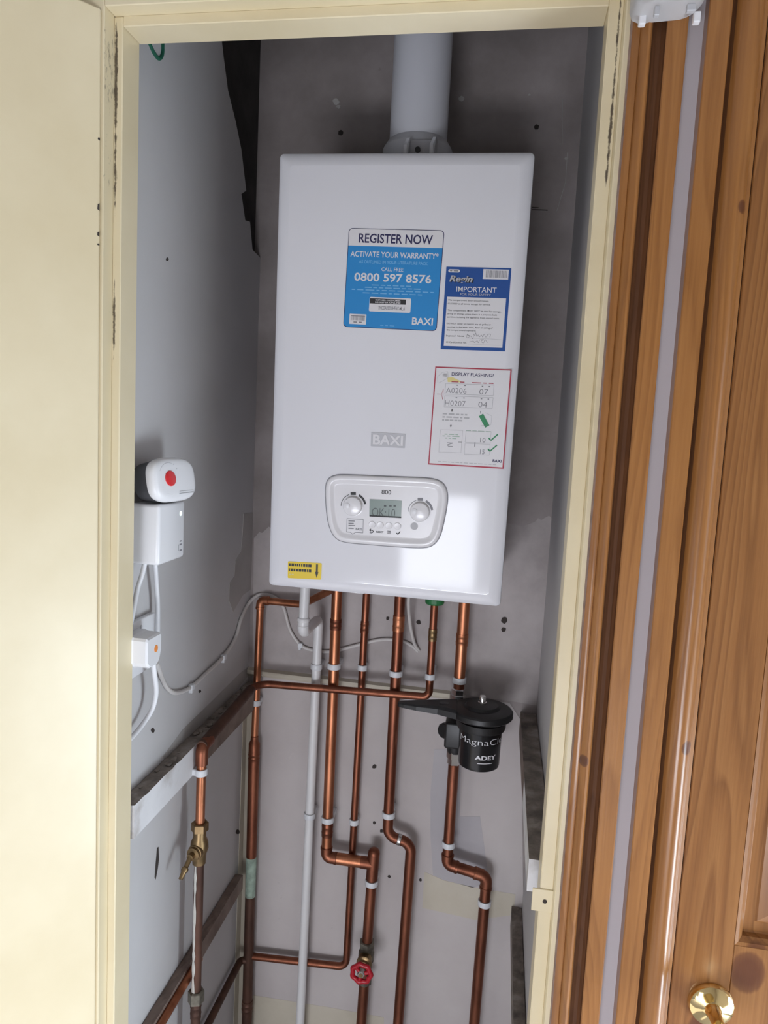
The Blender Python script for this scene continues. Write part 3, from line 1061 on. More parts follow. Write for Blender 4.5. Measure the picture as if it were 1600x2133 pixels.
s2.line([(0.400, 0.80), (0.395, 0.845), (0.425, 0.846), (0.430, 0.82), (0.40, 0.815), (0.46, 0.83), (0.49, 0.86), (0.50, 0.80), (0.52, 0.825), (0.53, 0.785), (0.55, 0.83), (0.57, 0.81), (0.59, 0.835), (0.62, 0.81), (0.64, 0.835),
         (0.66, 0.80), (0.69, 0.835), (0.72, 0.80), (0.76, 0.80), (0.75, 0.835)], 0.0018, 3, 3, True)
s2.line([(0.44, 0.900), (0.50, 0.885), (0.52, 0.905), (0.56, 0.88), (0.58, 0.905), (0.60, 0.87), (0.66, 0.865), (0.62, 0.885), (0.66, 0.905), (0.68, 0.865), (0.72, 0.90)], 0.0018, 3, 3, True)
s2.done()

# --- red-bordered display guide
s3 = Sticker('display_guide', [(907, 763.5), (1066, 769.5), (1049, 976.5), (892, 967.5)], [M_PAPER, M_INKBLACK, M_INKGREY, M_INKLIGHT, M_REDINK, M_GREENPRINT, M_PALEGREEN, M_YELLOWFADE, M_INKNAVY], r=0.0004)
s3.base(boiler, M_REDINK, 'red-bordered white display guide sticker')
s3.rect(0.016, 0.012, 0.984, 0.986, 0)
s3.text('DISPLAY FLASHING?', 0.225, 0.775, 0.083, 0.032, 8, 0.012)
s3.line([(0.05, 0.165), (0.04, 0.10), (0.10, 0.055), (0.17, 0.045), (0.18, 0.11), (0.06, 0.165)], 0.0016, 3)
s3.rect(0.10, 0.065, 0.165, 0.100, 3)
f = s3.bm.faces.new([s3.bm.verts.new(s3.at(u, v, s3.th + 0.0003)) for u, v in ((0.17, 0.105), (0.24, 0.10), (0.38, 0.148), (0.18, 0.150))])
f.material_index = 7
s3.words(0.23, 0.40, 0.150, 0.009, 4, 2, 3)
s3.words(0.50, 0.78, 0.150, 0.008, 4, 3, 3)
for v0, v1, t1, t2 in ((0.165, 0.272, 'A0206', '07'), (0.290, 0.400, 'H0207', '04')):
    s3.line([(0.155, v0), (0.79, v0 - 0.004), (0.79, v1 - 0.006), (0.155, v1), (0.155, v0)], 0.0018, 3)
    s3.text(t1, 0.165, 0.435, v1 - 0.012, 0.055, 2, -0.008)
    s3.text(t2, 0.605, 0.72, v1 - 0.012, 0.055, 2, -0.008)
    for u in (0.30, 0.40, 0.63, 0.72):
        s3.rect(u, v0 + 0.008, u + 0.02, v0 + 0.018, 2, 3)
s3.line([(0.05, 0.275), (0.11, 0.275), (0.13, 0.22), (0.13, 0.33), (0.11, 0.275)], 0.0014, 4)
for v in (0.432, 0.588):
    s3.line([(0.265, v - 0.014), (0.265, v + 0.002)], 0.004, 1)
    s3.line([(0.255, v), (0.275, v), (0.265, v + 0.015), (0.255, v)], 0.002, 1)
for v, e in ((0.478, 0.47), (0.510, 0.50), (0.540, 0.41)):
    s3.words(0.145, e, v, 0.015, 3, 5)
s3.line([(0.650, 0.465), (0.745, 0.580)], 0.024, 5)
s3.line([(0.638, 0.425), (0.642, 0.452)], 0.003, 2)
s3.line([(0.70, 0.44), (0.79, 0.47), (0.79, 0.56), (0.66, 0.575)], 0.0014, 3)
for u0, v0, u1, v1 in ((0.13, 0.635, 0.425, 0.865), (0.47, 0.635, 0.80, 0.750), (0.47, 0.762, 0.80, 0.872)):
    s3.line([(u0, v0), (u1, v0 - 0.004), (u1, v1 - 0.004), (u0, v1), (u0, v0)], 0.0014, 3)
s3.words(0.47, 0.80, 0.634, 0.008, 6, 4)
for v, a, b_ in ((0.682, 0.19, 0.37), (0.700, 0.165, 0.39), (0.722, 0.20, 0.35)):
    s3.words(a, b_, v, 0.009, 6, 3)
s3.line([(0.23, 0.765), (0.31, 0.765), (0.24, 0.785), (0.25, 0.80), (0.31, 0.80)], 0.003, 2)
s3.line([(0.38, 0.752), (0.43, 0.752)], 0.005, 3)
s3.line([(0.60, 0.745), (0.60, 0.79)], 0.004, 2)
s3.text('10', 0.665, 0.735, 0.742, 0.048, 2, 0.0)
s3.text('15', 0.675, 0.735, 0.862, 0.048, 2, 0.0)
for v in (0.718, 0.828):
    s3.line([(0.775, v - 0.024), (0.805, v), (0.890, v - 0.066)], 0.0065, 5)
s3.text('BAXI', 0.850, 0.965, 0.938, 0.028, 8, 0.03)
s3.words(0.13, 0.90, 0.966, 0.007, 3, 13)
s3.done()

# --- yellow sticker
s4 = Sticker('drain_sticker', [(600, 1169), (670.5, 1173), (669, 1207.5), (599.5, 1204)], [M_YELLOW, M_INKBLACK, M_YELLOWFADE], r=0.002)
s4.base(boiler, M_YELLOW, 'small yellow sticker with a black down arrow')
for v0, v1 in ((0.11, 0.27), (0.42, 0.58)):
    s4.words(0.03, 0.70, v1, v1 - v0, 1, 9)
s4.words(0.05, 0.18, 0.80, 0.07, 2, 2)
s4.line([(0.865, 0.08), (0.865, 0.62)], 0.055, 1)
f = s4.bm.faces.new([s4.bm.verts.new(s4.at(u, v, s4.th + 0.0005)) for u, v in ((0.815, 0.55), (0.915, 0.55), (0.868, 0.90))])
f.material_index = 1
s4.done()

# --- embossed maker's plate
s5 = Sticker('name_plate', [(773.5, 900), (845, 904), (843.5, 933.5), (772.5, 929.5)], [M_PAPER], r=0.001, thick=0.0008)
s5.base(boiler, plain('silver_grey_plate', (0.50, 0.50, 0.53), 0.35, 0, 0.02, 10), 'grey name plate')
add_text(s5.bm, 'BAXI', lambda x, y: s5.at(0.06 + x * 0.88, 0.82 - y * 0.66, 0.0014), 0.03, 0)
s5.done()

# --- control panel
cp_px = [(678, 1014), (684, 997), (697.5, 990), (716, 988.5), (829, 993.5), (894, 995.5), (919, 1002), (930.5, 1017), (933, 1042), (925, 1085), (916.5, 1119), (902, 1136.5), (881, 1141.5), (829, 1138.5), (772.5, 1134), (716, 1129.5), (697, 1119.5), (685.5, 1096), (680, 1061)]
base_poly = [bl(*q) for q in cp_px]
PYC = sum((p for p in base_poly), Vector()) / len(base_poly)


def smooth_outline(poly, n=120, it=2):
    pts = [(p.x, p.z) for p in poly]
    for _ in range(it):
        q = []
        for i in range(len(pts)):
            a, b = pts[i], pts[(i + 1) % len(pts)]
            q += [(a[0] * .75 + b[0] * .25, a[1] * .75 + b[1] * .25), (a[0] * .25 + b[0] * .75, a[1] * .25 + b[1] * .75)]
        pts = q
    return pts




def inset(poly, d):
    """mitred inset of the corner polygon, then rounded off."""
    P = [(p.x, p.z) for p in poly]
    n = len(P)
    lines = []
    for i in range(n):
        a, b = P[i], P[(i + 1) % n]
        tx, tz = b[0] - a[0], b[1] - a[1]
        L = math.hypot(tx, tz)
        nx, nz = -tz / L, tx / L
        if nx * (PYC.x - a[0]) + nz * (PYC.z - a[1]) < 0:
            nx, nz = -nx, -nz
        lines.append((a[0] + nx * d, a[1] + nz * d, tx / L, tz / L))
    out = []
    for i in range(n):
        ax, az, ux, uz = lines[i - 1]
        bx_, bz, vx, vz = lines[i]
        den = ux * vz - uz * vx
        t = ((bx_ - ax) * vz - (bz - az) * vx) / den
        out.append(Vector((ax + ux * t, 0, az + uz * t)))
    return smooth_outline(out)


co = base_poly
bm = B()
rg = []
for d, y in ((0.0, 0.0002), (0.0, -0.0012), (0.0012, -0.0030), (0.0035, -0.0042), (0.0075, -0.0044), (0.0090, -0.0038), (0.0125, -0.0010), (0.0150, -0.0003), (0.0158, -0.0003)):
    rg.append([Vector((x, FY + y, z)) for x, z in inset(co, d)])
rings_to_faces(bm, rg)
cp = link('control_panel', bm, M_PANEL, boiler, smooth=35, local=True)
cp['label'] = 'white control panel'
bm = B()
rings_to_faces(bm, [[Vector((x, FY - 0.0003, z)) for x, z in inset(co, -0.0014)], [Vector((x, FY - 0.0003, z)) for x, z in inset(co, 0.0004)]], False, False)
o = link('panel_gap', bm, M_INKGREY, cp, local=True)
o.location = o.location - cp.location
PF = FY - 0.0003     # panel inner face


def cpart(name, bm, mat, smooth=False):
    o = link(name, bm, mat, cp, smooth=smooth, local=True)
    o.location = o.location - cp.location
    return o


def pxp(px, py, lift):
    p = bl(px, py, PF)
    return Vector((p.x, PF - lift, p.z))


for px, py in ((735.5, 1054), (875, 1066)):
    p = pxp(px, py, 0)
    bm = B()
    lathe(bm, [(0.0, -0.0002), (0.0170, -0.0002), (0.0170, 0.0004), (0.0158, 0.0006), (0.0158, 0.0052), (0.0148, 0.0070), (0.0128, 0.0078), (0.0, 0.0080)], p, (0, -1, 0), 36)
    dl = cpart('dial', bm, M_PANEL, 30)
    bm = B()
    lathe(bm, [(0.0048, 0.0002), (0.0048, 0.0012), (0.0035, 0.0017), (0.0, 0.0019)], p + Vector((-0.0085, -0.0076, 0.001)), (0, -1, 0), 20)
    o = link('pointer_dimple', bm, M_PLASTIC, dl, smooth=40, local=True)
    o.location = o.location - cp.location - dl.location
q = [pxp(770, 1039.5, 0), pxp(837, 1043, 0), pxp(835.5, 1079, 0), pxp(769.5, 1075, 0)]
bm = B()
prism(bm, [(0, 0), (1, 0), (1, 1), (0, 1)], lambda u, v: q[0].lerp(q[1], u).lerp(q[3].lerp(q[2], u), v) - Vector((0, 0.0007, 0)), lambda u, v: q[0].lerp(q[1], u).lerp(q[3].lerp(q[2], u), v) + Vector((0, 0.0004, 0)))
lcd = cpart('display', bm, M_LCD)
# printed marks on the panel
pm = B()


def ptext(s, a, b, cap_px, mi, bold=0.0, lift=0.0003):
    A, Bv = pxp(*a, lift), pxp(*b, lift)
    U = Bv - A
    Vv = Vector((-U.z, 0, U.x)).normalized() * (cap_px / 1235.0)
    add_text(pm, s, lambda x, y: A + U * x + Vv * y, bold, mi)


def pline(pts, w, mi, lift=0.0003):
    P = [pxp(px, py, lift) for px, py in pts]
    for a, b in zip(P, P[1:]):
        d = (b - a).normalized()
        n = Vector((-d.z, 0, d.x)) * w
        pm.faces.new([pm.verts.new(v) for v in (a + n, b + n, b - n, a - n)]).material_index = mi


ptext('800', (795, 1029), (815, 1030), 8.5, 0, 0.01)
for cx, cy, mi2 in ((735.5, 1054, 0), (875, 1066, 1)):
    def arc_pts(a0, a1, r):
        return [(cx + r * math.cos(math.radians(t)), cy - r * math.sin(math.radians(t))) for t in range(a0, a1 + (1 if a1 > a0 else -1), 6 if a1 > a0 else -6)]
    pline(arc_pts(180, 108, 25), 0.0005, mi2)
    pline(arc_pts(62, 6, 25.5), 0.0018, mi2)
    pline([(cx - 5, cy - 26), (cx + 6, cy - 26)], 0.0024, mi2)
ptext('OK:10', (775, 1075), (823, 1078), 18, 2, -0.012, 0.0011)
for px in (800, 811, 820):
    pline([(px, 1053.5), (px + 5, 1053.8)], 0.0014, 2, 0.0011)
pline([(770, 1074), (836, 1077.5)], 0.0012, 0, 0.0011)
pline([(723, 1080), (757, 1082), (756, 1110), (740, 1109), (735, 1113), (730, 1108.5), (722, 1108), (723, 1080)], 0.0004, 1)
for y, x1 in ((1085, 739), (1090, 737), (1094.5, 740), (1100.5, 737)):
    pline([(726, y), (x1, y + 0.5)], 0.0008, 1)
ptext('BAXI', (741, 1104), (754, 1104.7), 4.5, 1, 0.03)
pline([(770, 1104), (776, 1104.5), (778, 1107), (775, 1110), (770, 1109.7)], 0.0006, 0)
pline([(773, 1101.5), (769.5, 1104), (773, 1106.5)], 0.0006, 0)
ptext('RESET', (784, 1109.5), (799, 1110.2), 3.6, 0, 0.02)
for y in (1106, 1108.5, 1111):
    pline([(807, y), (814, y + 0.4)], 0.0005, 0)
pline([(826, 1110), (829, 1113), (834, 1107)], 0.0008, 0)
cpart('print', pm, [M_INKBLACK, M_INKGREY, M_LCDINK])
for px, py in ((775, 1093), (792, 1094), (810, 1095), (828, 1096)):
    bm = B()
    lathe(bm, [(0.0, -0.0002), (0.0062, -0.0002), (0.0062, 0.0006), (0.0050, 0.0012), (0.0, 0.0009)], pxp(px, py, 0), (0, -1, 0), 24)
    cpart('push_button', bm, M_PANEL, 30)
bm = B()
lathe(bm, [(0.0, -0.0002), (0.0062, -0.0002), (0.0062, 0.0003), (0.0, 0.0003)], pxp(863, 1096, 0), (0, -1, 0), 20)
cpart('sensor_window', bm, M_INKLIGHT)

# ------------------------------------------------------------------ flue
fl = thing('flue_pipe', 'wide white flue pipe rising from the top of the boiler', 'flue', (-0.001, 0.157, 1.7508))
bm = B()
lathe(bm, [(0.0, 0.004), (0.050, 0.004), (0.050, CEIL - 1.7508 + 0.02), (0.0, CEIL - 1.7508 + 0.02)], (-0.001, 0.157, 1.7508), (0, 0, 1), 48)
link('duct', bm, M_FLUE, fl, smooth=30)
zc0 = aty(812, 312, 0.150).z - 1.7508      # seen just above the boiler's front edge
bm = B()
lathe(bm, [(0.0, 0.0), (0.0605, 0.0), (0.0605, zc0 - 0.002), (0.0585, zc0 + 0.002), (0.0520, zc0 + 0.012), (0.0505, zc0 + 0.013)], (-0.001, 0.157, 1.7508), (0, 0, 1), 48)
link('base_collar', bm, M_FLUE, fl, smooth=30)
zt0, zb0 = aty(876, 289, 0.085).z, 1.7508
q0, q1 = aty(845, 300, 0.085).x, aty(906, 300, 0.085).x
bm = B()
box(bm, q0 + 0.003, q1 - 0.003, 0.083, 0.094, zb0, zt0 - 0.002, 0.001, 1)
link('test_cap', bm, M_CLEAR, fl)
for x in (q0, q1 - 0.006):
    bm = B()
    prism(bm, [(0.066, zb0), (0.066, zt0 - 0.016), (0.072, zt0 - 0.003), (0.078, zt0), (0.094, zt0 - 0.002), (0.094, zb0)], lambda a, b: Vector((x + (0.004 if a > 0.07 else 0.0), a, b)), lambda a, b: Vector((x + 0.005 + (0.004 if a > 0.07 else 0.0), a, b)))
    link('bracket_rib', bm, M_FLUE, fl)
bm = B()
c0 = aty(870, 311, 0.080)
lathe(bm, [(0.0, 0.0), (0.0045, 0.0), (0.0045, 0.004), (0.0, 0.0045)], (c0.x, 0.0835, c0.z), (0, -1, 0), 14)
link('test_plug', bm, M_DARKGREY, fl)

# ------------------------------------------------------------------ pipework


def tube(name, pts, r, mat, parent=None, fil=0.0, n=8, seg=18, **kw):
    bm = B()
    sweep(bm, fillet(pts, fil, n), r, seg)
    return link(name, bm, mat, parent, smooth=50, **kw)


def band(bm, p, d, r, h, lip=0.0012):
    d = Vector(d).normalized()
    lathe(bm, [(r * 0.9, -h), (r, -h), (r + lip, -h + 0.0012), (r + lip, h - 0.0012), (r, h), (r * 0.9, h)], p, d, 22)


def coupling(parent, p, d, r, mat, h=0.012, name='coupling'):
    bm = B()
    d = Vector(d).normalized()
    lathe(bm, [(r, -h), (r + 0.0011, -h), (r + 0.0011, -h * 0.5), (r + 0.0016, -h * 0.42), (r + 0.0011, -h * 0.32), (r + 0.0009, h * 0.32), (r + 0.0016, h * 0.42), (r + 0.0011, h * 0.5), (r + 0.0011, h), (r, h)], p, d, 22)
    return link(name, bm, mat, parent, smooth=40)


def elbow(parent, a, c, b, r, rad, mat, soc=0.010, name='elbow'):
    """end-feed elbow around corner c between directions to a and b."""
    a, b, c = Vector(a), Vector(b), Vector(c)
    u, v = (a - c).normalized(), (b - c).normalized()
    ang = u.angle(v)
    t = rad / math.tan(ang / 2)
    p = fillet([c + u * (t + soc), c, c + v * (t + soc)], rad, 10)
    rs = [r + 0.0013] * len(p)
    bm = B()
    sweep(bm, p, rs, 20)
    for q, d in ((c + u * (t + soc - 0.003), u), (c + v * (t + soc - 0.003), v)):
        lathe(bm, [(r + 0.0008, -0.003), (r + 0.0021, -0.0025), (r + 0.0021, 0.0018), (r + 0.0004, 0.003)], q, d, 20)
    return link(name, bm, mat, parent, smooth=50)


def nut(parent, p, d, r, h, mat, name='compression_nut'):
    bm = B()
    lathe(bm, [(r * 0.8, -h), (r, -h * 0.85), (r, h * 0.85), (r * 0.8, h)], p, d, 6, 0, 0.3)
    return link(name, bm, mat, parent)


def at_on(a, b, py):
    """point of the segment a-b that is seen at image row py."""
    lo, hi = 0.0, 1.0
    f = lambda t: proj(a.lerp(b, t))[1]
    for _ in range(40):
        m = (lo + hi) / 2
        if f(m) < py:
            lo = m
        else:
            hi = m
    return a.lerp(b, (lo + hi) / 2)


def proj(P):
    d = ROT.transposed() @ (Vector(P) - CAM)
    return (IMG_W / 2 + FPX * d.x / d.y, IMG_H / 2 - FPX * d.z / d.y)


ZBOT = FLOOR + 0.001
Y22, Y15, YP5 = 0.272, 0.2925, 0.2525


def to_floor(a, b):
    a, b = Vector(a), Vector(b)
    t = (ZBOT - a.z) / (b.z - a.z)
    return a.lerp(b, t)


def up_to(a, b, z):
    a, b = Vector(a), Vector(b)
    t = (z - a.z) / (b.z - a.z)
    return a.lerp(b, t)


# P2: first 22 mm pipe, offset to the right lower down, with the red gate valve
A, Bp, C = aty(702, 1240, Y22), aty(679.5, 1785, Y22), aty(777, 1797, Y22)
C.z = (C.z + Bp.z) / 2 - 0.001
Bp.z = C.z
D = aty(753, 2125, Y22)
D0 = to_floor(C, D)
p2 = thing('copper_pipe', 'thick copper pipe beside the white waste pipe, stepping right to a red handwheel valve', 'pipe', D0, 'copper pipes under the boiler')
top = up_to(Bp, A, 1.075)
tube('upright', [top, Bp + Vector((0, 0, 0.012))], 0.011, M_COPPER, p2)
tube('cross_run', [Bp + Vector((0.012, 0, 0)), C - Vector((0.010, 0, 0))], 0.0122, M_COPPER, p2)
elbow(p2, top, Bp, C, 0.011, 0.014, M_COPPERDULL)
bm = B()
sweep(bm, [C + Vector((0.0012, 0, 0.024)), C, C.lerp(D0, 0.055)], 0.0127, 20)
sweep(bm, [C - Vector((0.026, 0, 0)), C], 0.0128, 20)
lathe(bm, [(0.0127, 0.0), (0.0122, 0.005), (0.009, 0.010), (0.0, 0.012)], C + Vector((0.0012, 0, 0.023)), (0, 0, 1), 20)
link('tee', bm, M_COPPERDULL, p2, smooth=50)
GV = at_on(C, D0, 1990)
tube('lower_leg', [C + (D0 - C) * 0.03, D0], 0.011, M_COPPERDULL, p2)
q = at_on(top, Bp, 1300)
coupling(p2, q, Bp - top, 0.011, M_COPPERDULL, 0.011)
coupling(p2, at_on(top, Bp, 1726), Bp - top, 0.011, M_COPPERDULL, 0.016)
gv = thing('gate_valve', 'tarnished gate valve with a red handwheel, near the bottom of the cupboard', 'valve', GV)
dd = (D0 - C).normalized()
nut(gv, at_on(C, D0, 1966), dd, 0.0165, 0.007, M_GUNMETAL)
nut(gv, at_on(C, D0, 2040), dd, 0.0165, 0.007, M_GUNMETAL)
bm = B()
lathe(bm, [(0.011, -0.03), (0.0135, -0.028), (0.0135, -0.012), (0.017, -0.008), (0.017, 0.010), (0.0135, 0.014), (0.0135, 0.03), (0.011, 0.032)], GV, dd, 24)
link('valve_body', bm, M_GUNMETAL, gv, smooth=30)
bm = B()
lathe(bm, [(0.015, 0.008), (0.015, 0.020), (0.0165, 0.021), (0.0165, 0.026), (0.011, 0.028), (0.010, 0.034), (0.0045, 0.036), (0.0045, 0.060), (0.0, 0.060)], GV, (0, -1, 0), 20)
link('bonnet', bm, M_OLDBRASS, gv, smooth=30)
bm = B()
WC = GV + Vector((0, -0.053, 0))
nseg = 48
rings = []
for k in range(nseg):
    a = 2 * math.pi * k / nseg
    rr = 0.0192 + 0.0013 * math.cos(7 * a)
    ring = []
    for j in range(10):
        t = 2 * math.pi * j / 10
        ring.append(WC + Vector(((rr + 0.0052 * math.cos(t)) * math.cos(a), 0.0048 * math.sin(t), (rr + 0.0052 * math.cos(t)) * math.sin(a))))
    rings.append([bm.verts.new(v) for v in ring])
for k in range(nseg):
    for j in range(10):
        bm.faces.new((rings[k][j], rings[(k + 1) % nseg][j], rings[(k + 1) % nseg][(j + 1) % 10], rings[k][(j + 1) % 10]))
for a in (0.3, 0.3 + 2.094, 0.3 + 4.188):
    sweep(bm, [WC + Vector((0.005 * math.cos(a), 0, 0.005 * math.sin(a))), WC + Vector((0.018 * math.cos(a), 0, 0.018 * math.sin(a)))], 0.0042, 10)
link('handwheel', bm, M_RED, gv, smooth=50)
bm = B()
lathe(bm, [(0.0, -0.004), (0.0085, -0.004), (0.0085, 0.004), (0.0065, 0.006), (0.0, 0.0062)], WC, (0, -1, 0), 8)
link('hub_nut', bm, M_NICKEL, gv)

# P3: 15 mm pipe that turns left at the bottom
A, Bp, C = aty(763, 1245, Y15), aty(721, 2014, Y15), aty(527, 1992, 0.2895)
p3 = thing('copper_pipe', 'thin copper pipe that turns left near the bottom, third from the white waste', 'pipe', Bp, 'copper pipes under the boiler')
top = up_to(Bp, A, 1.075)
tube('upright', [top, Bp, C], 0.0076, M_COPPERDULL, p3, 0.019, 10)
coupling(p3, at_on(top, Bp, 1306), Bp - top, 0.0076, M_COPPERDULL, 0.012)
P3 = (top, Bp)

# P4: second 22 mm pipe with a swan-neck to the right
A, Bp, C, D = aty(833, 1250, Y22), aty(807, 1741, Y22), aty(857, 1757, Y22), aty(831, 2110, Y22)
D0 = to_floor(C, D)
p4 = thing('copper_pipe', 'thick copper pipe with a swan neck to the right, passing behind the black spanner handle', 'pipe', D0, 'copper pipes under the boiler')
top = up_to(Bp, A, 1.075)
tube('upright', [top, Bp, C, D0], 0.011, M_COPPERDULL, p4, [0, 0.024, 0.024, 0], 12)
coupling(p4, at_on(top, Bp, 1298), Bp - top, 0.011, M_COPPER, 0.016)
bm = B()
mid = Bp.lerp(C, 0.5)
band(bm, mid, C - Bp, 0.0112, 0.004, 0.0006)
link('solder_ring', bm, M_NICKEL, p4)
P4 = (top, Bp)

# P6: third 22 mm pipe, through the filter valve, swan-neck to the right
A, Bp, C, D = aty(967, 1265, Y22), aty(931.5, 1800, Y22), aty(1014, 1826, Y22), aty(989, 2120, Y22)
D0 = to_floor(C, D)
p6 = thing('copper_pipe', 'thick copper pipe behind the black filter, rightmost of the copper pipes', 'pipe', D0, 'copper pipes under the boiler')
top = up_to(Bp, A, 1.075)
tube('upright', [top, Bp, C, D0], 0.011, M_COPPERDULL, p6, [0, 0.020, 0.022, 0], 12)
bm = B()
sweep(bm, [top + (Bp - top) * 0.01, at_on(top, Bp, 1412)], 0.0113, 18)
link('bright_tail', bm, M_COPPER, p6, smooth=50)
coupling(p6, at_on(top, Bp, 1332), Bp - top, 0.0113, M_COPPER, 0.012)
elbow(p6, top, Bp, C, 0.011, 0.018, M_COPPERDULL, 0.008)
elbow(p6, Bp, C, D0, 0.011, 0.018, M_COPPERDULL, 0.012)
P6 = (top, Bp)

# P5: 15 mm pipe from the boiler, left behind nothing, then forward along the left wall
A, Bp = aty(905, 1262, YP5), aty(893.5, 1452, YP5)
C = Vector((-0.297, YP5, aty(580, 1430, YP5).z + 0.002))
E = Vector((-0.297, -0.022, 0.7705))
p5 = thing('copper_pipe', 'copper pipe crossing left in front of the others, then running along the left wall batten', 'pipe', Bp, 'copper pipes under the boiler')
top = up_to(Bp, A, 1.075)
F = C.lerp(E, 0.25)
tube('cross_run', [top, Bp, C, F], 0.0076, M_COPPERDULL, p5, [0, 0.014, 0.036, 0], 12)
tube('wall_run', [C.lerp(E, 0.12), E], 0.0098, M_COPPERDARK, p5)
bm = B()
lathe(bm, [(0.0, -0.010), (0.017, -0.010), (0.019, -0.007), (0.019, 0.002), (0.012, 0.004), (0.0, 0.004)], (top.x, top.y, aty(885, 1252, YP5).z + 0.006), (0, 0, 1), 24)
o = link('filling_cap', bm, M_GREEN, p5)
o['label'] = 'green plastic valve cap'
coupling(p5, at_on(top, Bp, 1322), Bp - top, 0.0076, M_OLDBRASS, 0.012)
P5 = (top, Bp)

# P8: drop pipe with the lever stop tap, left wall
E2 = Vector((E.x + 0.0005, E.y, E.z))
zt1 = atx(413, 1726, E.x).z
zv = atx(411, 1772, E.x).z
zj = atx(410, 2072, E.x).z
p8 = thing('copper_pipe', 'copper pipe dropping down the left wall through a brass stop tap, splashed with white paint', 'pipe', (E.x, E.y, ZBOT))
bm = B()
sweep(bm, fillet([E2 + Vector((0, 0.030, 0)), E2, E2 - Vector((0, 0, 0.032))], 0.012, 8), 0.0108, 18)
link('elbow', bm, M_COPPERDULL, p8, smooth=50)
tube('upright', [E2 - Vector((0, 0, 0.01)), Vector((E.x, E.y, zt1))], 0.0080, M_COPPER, p8)
tube('lower_leg', [Vector((E.x, E.y, zt1)), Vector((E.x, E.y, ZBOT))], 0.0086, M_COPPERDARK, p8)
bm = B()
pts = []
for k in range(24):
    z = zv - 0.030 - k * (zv - 0.030 - zj - 0.01) / 23
    pts.append((z, 0.0014 + 0.0022 * random.random()))
ang = math.radians(250)
ringsL = []
for z, w in pts:
    row = []
    for j in range(5):
        a = ang + (j - 2) / 2 * (w / 0.0092) * 1.15
        row.append(bm.verts.new((E.x + 0.0092 * math.cos(a), E.y + 0.0092 * math.sin(a), z)))
    ringsL.append(row)
for a_, b_ in zip(ringsL, ringsL[1:]):
    for j in range(4):
        bm.faces.new((a_[j], a_[j + 1], b_[j + 1], b_[j]))
link('paint_drip', bm, M_PAINTSPLASH, p8)
nut(p8, (E.x, E.y, zj), (0, 0, 1), 0.0145, 0.012, M_GUNMETAL)
coupling(p8, (E.x, E.y, zj - 0.026), (0, 0, 1), 0.0086, M_COPPERDARK, 0.016)
tap = thing('stop_tap', 'brass lever stop tap on the dropping copper pipe at the left wall', 'tap', (E.x, E.y, zv))
nut(tap, (E.x, E.y, zt1), (0, 0, 1), 0.0150, 0.008, M_OLDBRASS)
bm = B()
lathe(bm, [(0.009, -0.030), (0.0115, -0.028), (0.0125, -0.010), (0.016, 0.0), (0.0150, 0.012), (0.0112, 0.020), (0.0112, zt1 - zv - 0.006), (0.009, zt1 - zv)], (E.x, E.y, zv), (0, 0, 1), 20)
link('tap_body', bm, M_OLDBRASS, tap, smooth=30)
sdir = Vector((-0.12, -1.0, -0.02)).normalized()
bm = B()
lathe(bm, [(0.013, 0.004), (0.013, 0.016), (0.0115, 0.017), (0.0115, 0.022), (0.006, 0.023), (0.006, 0.032), (0.0, 0.033)], (E.x, E.y, zv), sdir, 20)
link('gland', bm, M_OLDBRASS, tap, smooth=30)
S0 = Vector((E.x, E.y, zv)) + sdir * 0.030
ltip = atx(376, 1832, S0.x - 0.004)
bm = B()
dl_ = (ltip - S0)
sweep(bm, [S0, S0 + dl_ * 0.45, S0 + dl_ * 0.5, S0 + dl_ * 0.62, S0 + dl_ * 0.68, ltip], [0.0045, 0.004, 0.006, 0.006, 0.0042, 0.0036], 12)
link('lever', bm, M_OLDBRASS, tap, smooth=40)

# P7: left-hand riser
Y7 = 0.2895
K0, K1, K2 = aty(692, 1228, 0.245), aty(630, 1259, 0.285), aty(542.5, 1257, Y7)
K2.z = K1.z
K3 = aty(530, 1545, Y7)
p7a, p7b = aty(530, 1548, Y7 - 0.002), aty(514, 2133, Y7 - 0.002)
p7end = to_floor(p7a, p7b)
p7 = thing('copper_pipe', 'copper riser in the left rear corner, thicker and blackened lower down with a green patch', 'pipe', p7end, 'copper pipes under the boiler')
tube('upper_run', [K0, K1, K2, K3], 0.0076, M_COPPER, p7, [0, 0.03, 0.012, 0], 10)
elbow(p7, K1, K2, K3, 0.0076, 0.010, M_COPPER, 0.010)
zg1, zg2 = at_on(p7a, p7end, 1788), at_on(p7a, p7end, 1866)
bm = B()
sweep(bm, [p7a + Vector((0, 0, 0.016)), p7a + Vector((0, 0, 0.006)), p7a, p7a.lerp(p7end, 0.02), zg1], [0.0079, 0.0085, 0.0120, 0.0122, 0.0112], 18)
link('lower_leg', bm, M_COPPERDULL, p7, smooth=40)
coupling(p7, at_on(p7a, p7end, 1575), p7end - p7a, 0.0113, M_COPPERDULL, 0.010)
tube('blackened_leg', [zg1, p7end], 0.0112, M_COPPERDARK, p7)
bm = B()
sweep(bm, [zg1 + Vector((0, 0, 0.004)), zg1, zg1.lerp(zg2, 0.5), zg2], [0.0114, 0.0119, 0.0116, 0.0114], 14)
o = link('paint_patch', bm, M_VERDI, p7, smooth=50)
o['label'] = 'pale green paint patch'
coupling(p7, at_on(p7a, p7end, 2095), p7end - p7a, 0.0112, M_COPPERDARK, 0.014)

